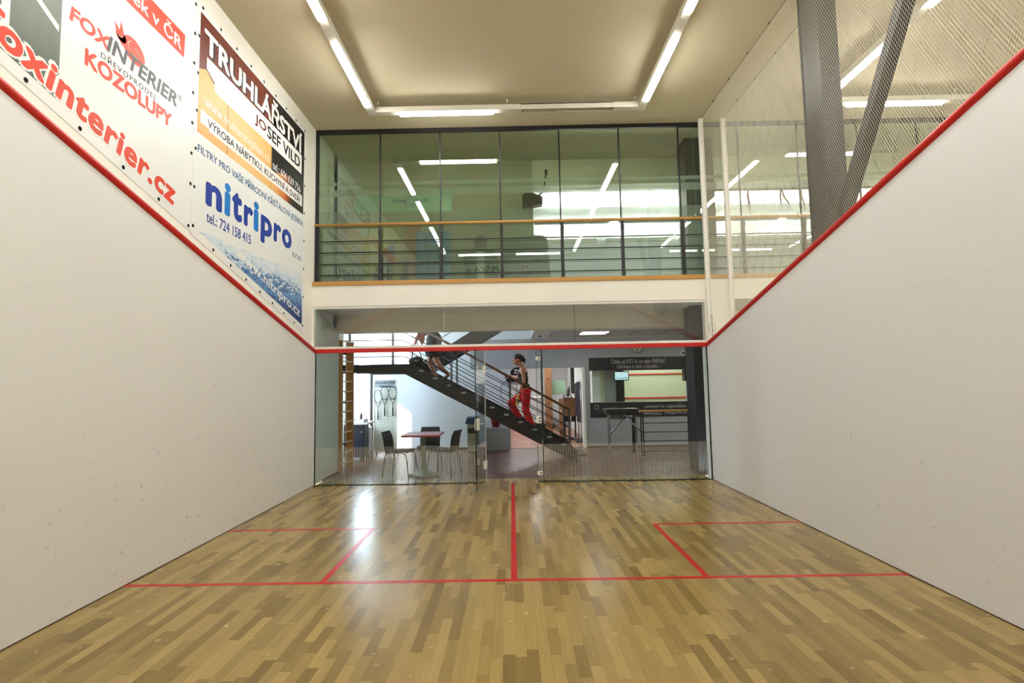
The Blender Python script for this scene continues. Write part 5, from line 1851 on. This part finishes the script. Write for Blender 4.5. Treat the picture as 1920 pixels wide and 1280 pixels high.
# scarf hanging forward
vs, fs = [], []
NX, NZ = 14, 10
for j in range(NZ + 1):
    f = j / NZ
    for i in range(NX + 1):
        g = i / NX
        x = -1.72 - 0.06 * f - g * (0.10 + 0.09 * f) + 0.014 * math.sin(9 * f + 2 * g)
        y = 12.00 + 0.022 * math.sin(g * 17 + 2.5 * f) + 0.01 * math.sin(g * 31)
        z = 2.97 - f * (0.52 + 0.06 * math.sin(g * 9))
        vs.append((x, y - 0.05, z))
n0 = len(vs)
vs += [(a, b_ + 0.008, c_) for a, b_, c_ in vs]
for j in range(NZ):
    for i in range(NX):
        a = j * (NX + 1) + i
        fs.append((a, a + 1, a + NX + 2, a + NX + 1))
        fs.append((n0 + a + NX + 1, n0 + a + NX + 2, n0 + a + 1, n0 + a))
for j in range(NZ):
    for i in (0, NX):
        a = j * (NX + 1) + i
        b_ = a + NX + 1
        fs.append((a, b_, n0 + b_, n0 + a))
for i in range(NX):
    for j in (0, NZ):
        a = j * (NX + 1) + i
        fs.append((a, n0 + a, n0 + a + 1, a + 1))
MB().add(vs, fs, True).build('scarf', M['scarf'], p2, label='coral coloured scarf hanging forward')
for (h, t_, y) in (((-1.30, 1.782), (-1.44, 1.648), 12.235), ((-1.535, 1.69), (-1.745, 1.672), 12.28)):
    c = MB()
    dx, dz = t_[0] - h[0], t_[1] - h[1]
    l = math.hypot(dx, dz)
    nx, nz = dz / l, -dx / l
    if nz > 0:
        nx, nz = -nx, -nz
    c.prism([(h[0], h[1]), (t_[0], t_[1]), (t_[0] + nx * 0.016, t_[1] + nz * 0.016), (h[0] + nx * (0.03 if y < 12.25 else 0.016), h[1] + nz * (0.03 if y < 12.25 else 0.016))], 'y', y - 0.036, y + 0.036)
    mx_, mz_ = h[0] + dx * 0.62, h[1] + dz * 0.62
    pts = [(mx_ - nx * (0.05 * math.sin(a)), y + 0.040 * math.cos(a), mz_ - nz * (0.05 * math.sin(a))) for a in [math.pi * i / 10 for i in range(11)]]
    c.path(pts, 0.006, 6)
    c.build('sandal', M['shoe'], p2)

bg_ = thing('handbag', 'black handbag hanging from the hand of the person in the black dress', 'bag', (-1.93, 11.97, 1.98))
c = MB()
ell(c, (-1.93, 11.97, 2.045), 0.165, 0.065, 0.10, 0.2)
ell(c, (-1.90, 11.97, 2.09), 0.11, 0.055, 0.075, 0.2)
fuse('body', c, M['cloth_black'], bg_, 0.010, 1)
c = MB()
for dy in (-0.025, 0.025):
    c = MB().path([(-2.03, 11.97 + dy, 2.10), (-2.0, 11.97 + dy, 2.30), (-1.95, 11.965, 2.455), (-1.925, 11.965, 2.46), (-1.88, 11.97 + dy, 2.30), (-1.82, 11.97 + dy, 2.12)], 0.007, 6)
    c.build('strap', M['shoe'], bg_)
MB().rbox(-1.97, -1.88, 11.905, 11.912, 2.06, 2.075, 0.002).build('buckle', M['chrome'], bg_)

# ------------------------------------------------------------------ behind the stair and in the reception
ex = thing('wall_console', 'black console with a looped cable under a round topped plate, beside the reception doorway', 'console', (0.1, 13.98, 1.55))
MB().rbox(-0.10, 0.08, 14.06, 14.158, 1.58, 1.66, 0.008).build('wall_bracket', M['dark_steel'], ex)
MB().rbox(-0.02, 0.37, 13.92, 14.06, 1.535, 1.615, 0.02).build('tray', M['grey_wall'], ex, label='grey tray')
MB().rbox(-0.13, 0.31, 13.86, 14.06, 1.615, 1.705, 0.03).build('console', M['plastic_black'], ex)
MB().path([(-0.14, 13.88, 1.70), (-0.10, 13.84, 1.745), (0.0, 13.82, 1.725), (0.05, 13.85, 1.66)], 0.016, 8).build('handle', M['plastic_black'], ex)
pts = [(-0.02, 1.66), (0.365, 1.66), (0.365, 1.83)] + [(0.1725 + 0.1925 * math.cos(a), 1.83 + 0.13 * math.sin(a)) for a in [math.pi * i / 12 for i in range(1, 12)]] + [(-0.02, 1.83)]
pl = MB().prism(pts, 'y', 14.065, 14.09).build('plate', M['sign_dark'], ex, label='dark round topped plate with white letters')
mb = MB()
text(mb, 'ZN', (0.06, 14.0645, 1.81), (0.21, 0, 0), (0, 0, 0.095), (0, -1, 0), 0.002, bold=0.02)
mb.build('lettering', M['ink_white'], pl)
MB().path([(-0.13, 13.88, 1.64), (-0.25, 13.86, 1.52), (-0.26, 13.86, 1.29), (-0.16, 13.86, 1.12), (0.0, 13.88, 1.16), (0.10, 13.96, 1.26), (0.14, 14.0, 1.54)], 0.007, 6).build('cable', M['plastic_black'], ex)

ct = thing('counter', 'grey fronted reception counter with a black kick board at the back of the reception', 'counter', (0.9, 19.9, 0))
MB().rbox(-0.5, 1.35, 19.75, 20.3, 0.16, 1.04, 0.005).build('front', M['grey_wall'], ct)
MB().rbox(-0.48, 1.45, 19.70, 20.3, 0.0, 0.16, 0.004).build('kick_board', M['plastic_black'], ct, label='black kick board')
MB().rbox(-0.52, 1.37, 19.70, 20.35, 1.04, 1.08, 0.005).build('top', M['desk_white'], ct)

wd = thing('wooden_board', 'tall knotty pine board with two dark heart cut-outs in the reception', 'board', (1.05, 16.5, 0))
MB().rbox(0.95, 1.16, 16.48, 16.51, 0.0, 1.99, 0.004).build('plank', M['knotty'], wd)
for z in (1.66, 0.98):
    c = MB()
    pts = [(1.05 + 0.032 * math.sin(a) ** 3, z + 0.026 * (math.cos(a) - 0.38 * math.cos(2 * a) - 0.12 * math.cos(3 * a))) for a in [2 * math.pi * i / 20 for i in range(20)]]
    c.prism(pts, 'y', 16.474, 16.4795)
    c.build('heart_inlay', M['soil'], wd)
wd = thing('wooden_board', 'shorter knotty pine board beside the brown reception desk', 'board', (1.40, 16.6, 0))
MB().rbox(1.35, 1.45, 16.58, 16.61, 0.0, 1.10, 0.004).build('plank', M['knotty'], wd)
MB().rbox(1.38, 1.42, 16.574, 16.58, 0.74, 0.78, 0.004).build('handle', M['plastic_white'], wd)

gb = thing('glass_board', 'pale green board standing on a stand next to the tall pine board', 'board', (1.30, 16.8, 0))
MB().rbox(1.05, 1.57, 16.78, 16.80, 1.22, 1.62, 0.004).build('board', M['green_board'], gb)
for x in (1.10, 1.52):
    MB().rbox(x - 0.012, x + 0.012, 16.80, 16.83, 0.0, 1.6, 0.003).build('leg', M['steel'], gb)
MB().rbox(1.02, 1.60, 16.7, 16.95, 0.0, 0.02, 0.003).build('foot_plate', M['steel'], gb)

rd = thing('reception_desk', 'small brown box desk at the right of the reception doorway', 'desk', (1.58, 16.5, 0))
MB().rbox(1.47, 1.83, 16.3, 16.75, 0.62, 1.10, 0.006).build('cabinet', M['wood_dark'], rd)
MB().rbox(1.46, 1.84, 16.28, 16.76, 1.10, 1.12, 0.004).build('top', M['wood_dark'], rd)
MB().rbox(1.48, 1.82, 16.5, 16.74, 0.45, 0.62, 0.004).build('shelf', M['plastic_black'], rd)
for x in (1.50, 1.80):
    MB().rbox(x - 0.02, x + 0.02, 16.5, 16.54, 0.0, 0.62, 0.003).build('leg', M['dark_steel'], rd)
sv = thing('screen_stand', 'black screen seen from behind on the brown reception desk', 'screen', (1.62, 16.5, 1.12))
c = MB()
ell(c, (1.63, 16.5, 1.30), 0.045, 0.16, 0.155, 0.15)
fuse('shell', c, M['plastic_black'], sv, 0.010, 1)
MB().path([(1.64, 16.5, 1.24), (1.69, 16.5, 1.19), (1.72, 16.5, 1.125)], 0.014, 8).build('stand', M['plastic_black'], sv)
MB().rbox(1.55, 1.74, 16.42, 16.58, 1.12, 1.132, 0.004).build('foot', M['plastic_black'], sv)
c = thing('telephone', 'small black and white telephone on the left of the brown reception desk', 'telephone', (1.52, 16.4, 1.12))
MB().prism([(1.475, 1.12), (1.565, 1.12), (1.565, 1.22), (1.53, 1.225), (1.475, 1.17)], 'y', 16.33, 16.47).build('body', M['plastic_black'], c)
MB().rbox(1.50, 1.55, 16.322, 16.33, 1.14, 1.20, 0.004).build('key_panel', M['plastic_white'], c)
c = thing('wall_strip', 'black vertical strip on the white reception wall above the desk', 'strip', (1.60, 21.28, 1.3))
MB().rbox(1.90, 2.0, 18.2, 18.45, 1.20, 2.05, 0.004).build('strip', M['plastic_black'], c)
c = thing('clothes_rail', 'dark clothes hanging on a steel rail at the right wall of the reception', 'clothes rail', (1.82, 15.6, 0))
MB().path([(1.82, 15.3, 0.02), (1.82, 15.3, 1.62), (1.82, 15.95, 1.62), (1.82, 15.95, 0.02)], 0.012, 8).build('frame', M['chrome'], c)
MB().rbox(1.68, 1.94, 15.26, 15.99, 0.0, 0.03, 0.004).build('base', M['plastic_black'], c)
for k in range(5):
    y = 15.38 + k * 0.12
    l = (0.95, 0.70, 1.05, 0.82, 0.9)[k]
    mb = MB()
    pts = [(1.73, 1.52), (1.80, 1.58), (1.84, 1.58), (1.915, 1.52), (1.91, 1.52 - l), (1.74, 1.52 - l + 0.05)]
    mb.prism(pts, 'y', y - 0.02, y + 0.02)
    mb.build('garment', M['rattan'] if k % 2 == 0 else M['cloth_black'], c)
c = thing('floor_lamp', 'thin steel post with a round black foot at the right of the reception', 'stand', (1.62, 15.95, 0))
MB().lathe([(0.0, 0.0), (0.13, 0.0), (0.12, 0.03), (0.03, 0.07), (0.0, 0.07)], (1.60, 16.05, 0), 18).build('foot', M['plastic_black'], c)
MB().tube((1.60, 16.05, 0.06), (1.63, 16.05, 0.66), 0.012, seg=8).build('post', M['steel'], c)

# ------------------------------------------------------------------ gym behind the glazing
gm = [(-1.62, 'blue rolled exercise mat standing behind the glazing, left of the three rolls'), (-1.40, 'blue rolled exercise mat standing in the middle of the three rolls'), (-1.17, 'blue rolled exercise mat, right of the three rolls')]
m0 = None
for x, lb in gm:
    if m0 is None:
        m0 = thing('exercise_mat', lb, 'mat', (x, 10.75, 3.29), 'rolled blue mats')
        MB().lathe([(0.0, 0.0), (0.099, 0.0), (0.104, 0.01), (0.104, 1.08), (0.099, 1.09), (0.0, 1.09)], (0, 0, 0), 20).build('roll', M['mat_blue'], m0, local=True)
        MB().lathe([(0.1045, 0.5), (0.106, 0.5), (0.106, 0.55), (0.1045, 0.55)], (0, 0, 0), 20).build('strap', M['navy'], m0, local=True)
    else:
        dup(m0, (x, 10.75, 3.29), 0.3, lb)
vm = thing('vibration_machine', 'grey exercise machine with a round head on a broad column behind the glazing', 'machine', (-0.52, 10.9, 3.29))
MB().rbox(-0.85, -0.19, 10.65, 11.2, 3.29, 3.45, 0.04).build('base', M['grey_panel'], vm)
c = MB()
c.prism([(-0.84, 3.45), (-0.20, 3.45), (-0.22, 4.0), (-0.36, 4.11), (-0.68, 4.11), (-0.82, 4.0)], 'y', 10.88, 10.98)
c.build('column', M['grey_panel'], vm)
MB().lathe([(0.0, 10.82), (0.11, 10.82), (0.12, 10.84), (0.12, 10.96), (0.0, 10.98)], (-0.53, 0, 4.24), 24, 'y').build('head', M['plastic_black'], vm)
MB().rbox(-0.60, -0.46, 10.86, 10.881, 3.5, 4.05, 0.006).build('light_strip', M['plastic_white'], vm, label='pale strip down the column')
for s in (-1, 1):
    MB().path([(-0.52 + s * 0.25, 10.88, 3.95), (-0.52 + s * 0.30, 10.72, 3.98), (-0.52 + s * 0.30, 10.72, 3.75)], 0.017, 8).build('handle', M['plastic_black'], vm)
sc_ = thing('partition_screen', 'dark grey free standing screen with a rounded corner behind the glazing', 'screen', (0.3, 10.8, 3.29))
pts = [(-0.10, 3.32), (0.76, 3.32), (0.755, 3.7), (0.735, 4.05)] + [(0.60 + 0.12 * math.cos(a), 4.19 + 0.12 * math.sin(a)) for a in [math.pi / 2 * i / 6 for i in range(0, 7)]] + [(0.45, 4.31), (-0.10, 4.27)]
MB().prism(pts, 'y', 10.78, 10.82).build('panel', M['grey_panel'], sc_)
for x in (0.0, 0.66):
    MB().rbox(x - 0.03, x + 0.03, 10.6, 11.0, 3.29, 3.32, 0.006).build('foot', M['dark_steel'], sc_)
ps = thing('poster', 'yellow and green poster on the beige gym wall behind the left panes', 'poster', (-2.05, 11.28, 3.4))
MB().box(-2.85, -1.72, 11.282, 11.298, 3.35, 4.72).build('print', M['yellow_print'], ps)
MB().prism([(-2.15, 3.4), (-1.85, 3.4), (-1.95, 3.75), (-2.02, 4.0), (-2.08, 3.75)], 'y', 11.278, 11.283).build('red_figure', M['strap_red'], ps, label='dark red printed shape')
MB().prism([(-2.75, 3.4), (-2.3, 3.4), (-2.2, 4.4), (-2.45, 4.2)], 'y', 11.278, 11.283).build('green_figure', M['grey_panel'], ps, label='grey green printed shape')
gp = thing('wall_panel', 'pale green glass panel high on the beige gym wall behind the left panes', 'panel', (-2.05, 11.28, 4.94))
MB().rbox(-3.0, -1.10, 11.27, 11.298, 4.93, 5.39, 0.003).build('panel', M['green_board'], gp)
MB().box(-2.02, -2.012, 11.266, 11.271, 4.93, 5.39).build('joint', M['grey_panel'], gp)
ls = thing('loudspeaker', 'black loudspeaker hanging on a pole from the gym beam, left of the bright gym ceiling', 'loudspeaker', (0.45, 11.15, 4.93))
c = MB()
c.prism([(0.28, 4.93), (0.48, 4.93), (0.48, 5.33), (0.28, 5.15)], 'y', 10.98, 11.2)
c.build('cabinet', M['plastic_black'], ls)
c = MB()
c.prism([(0.48, 4.95), (0.66, 4.98), (0.66, 5.12), (0.48, 5.20)], 'y', 11.0, 11.18)
c.build('horn', M['plastic_black'], ls)
MB().path([(0.56, 11.1, 5.15), (0.70, 11.2, 5.3), (0.76, 11.28, 5.72)], 0.016, 8).build('pole', M['dark_steel'], ls)
MB().rbox(0.735, 0.785, 11.27, 11.30, 5.66, 5.76, 0.004).build('bracket', M['dark_steel'], ls)
bar = thing('suspension_rail', 'dark rail under the gym beam that carries the red training straps', 'rail', (6.0, 11.42, 5.3))
MB().rbox(3.8, 9.6, 11.40, 11.44, 5.30, 5.36, 0.004).build('bar', M['dark_steel'], bar)
for x in (4.0, 5.6, 7.2, 8.8):
    MB().rbox(x - 0.012, x + 0.012, 11.405, 11.435, 5.36, 5.45, 0.003).build('hanger', M['dark_steel'], bar)
s0 = None
for i, x in enumerate((3.98, 4.76, 5.42, 5.80)):
    lb = 'red brown training strap on the gym rail, ' + ('nearest the white poles', 'second from the white poles', 'third from the white poles', 'partly behind the black column')[i]
    if s0 is None:
        s0 = thing('training_strap', lb, 'strap', (x, 11.42, 5.30), 'training straps')
        for s, e in ((-1, (-0.03, -0.28)), (1, (0.10, -0.36))):
            MB().path([(s * 0.012, 0, 0.0), (s * 0.03, 0.01, -0.12), (e[0] + 0.01, 0, e[1] + 0.08), (e[0], 0, e[1])], [0.014, 0.016, 0.014, 0.012], 6).build('strap', M['strap_red'], s0, local=True)
            pts = [(e[0] + 0.035 * math.cos(a), 0.0, e[1] - 0.04 + 0.045 * math.sin(a)) for a in [2 * math.pi * k / 16 for k in range(16)]]
            MB().path(pts, 0.007, 6, closed=True).build('handle', M['plastic_black'], s0, local=True)
        MB().path([(0.028 * math.cos(a), 0, 0.0 + 0.042 * math.sin(a)) for a in [2 * math.pi * k / 14 for k in range(14)]], 0.008, 6, closed=True).build('loop', M['strap_red'], s0, local=True)
    else:
        dup(s0, (x, 11.42, 5.30), (0, 0.9, -0.4, 0.6)[i], lb)
lg = thing('glass_sign', 'clear glass sign with mirrored lettering behind the hanging loudspeaker', 'sign', (0.75, 11.60, 4.95))
MB().box(0.30, 1.20, 11.60, 11.61, 4.95, 5.445).build('pane', M['glass'], lg)
mb = MB()
text(mb, 'POWER', (0.98, 11.5995, 5.16), (-0.25, 0, 0), (0, 0, 0.06), (0, -1, 0), 0.0008, bold=0.01)
text(mb, 'PLATE', (0.58, 11.5995, 5.16), (-0.25, 0, 0), (0, 0, 0.06), (0, -1, 0), 0.0008, bold=0.01)
mb.build('lettering', M['ink_grey'], lg)
g0 = None  # lamps added behind the film to whiten the gym ceiling
for i, (x, y) in enumerate([(1.35, 12.25), (3.15, 12.25), (4.95, 12.25), (6.75, 12.25), (8.55, 12.25), (1.35, 13.9), (3.15, 13.9), (4.95, 13.9), (6.75, 13.9), (8.55, 13.9)]):
    lb = 'long trough shaped gym lamp lighting the white ceiling, ' + ('front', 'back')[i // 5] + ' row, ' + ('first from the left', 'second from the left', 'middle one', 'second from the right', 'last on the right')[i % 5]
    if g0 is None:
        g0 = thing('gym_lamp', lb, 'light', (x, y, 4.93), 'gym lamps')
        mb = MB().box(-0.78, 0.78, -0.08, 0.08, 0.03, 0.055)
        mb.box(-0.78, 0.78, -0.085, -0.075, 0.03, 0.10)
        mb.box(-0.78, 0.78, 0.075, 0.085, 0.03, 0.10)
        mb.box(-0.79, -0.78, -0.085, 0.085, 0.03, 0.10)
        mb.box(0.78, 0.79, -0.085, 0.085, 0.03, 0.10)
        mb.build('housing', M['housing'], g0, local=True)
        MB().rbox(-0.72, 0.72, -0.045, 0.045, 0.06, 0.09, 0.01).build('diffuser', M['gym_tube'], g0, local=True, label='lit tube throwing light up')
        for s in (-1, 1):
            MB().tube((s * 0.5, 0, 0.06), (s * 0.5, 0, 0.52), 0.004, seg=6).build('hanger', M['housing'], g0, local=True)
    else:
        dup(g0, (x, y, 4.93), 0, lb)
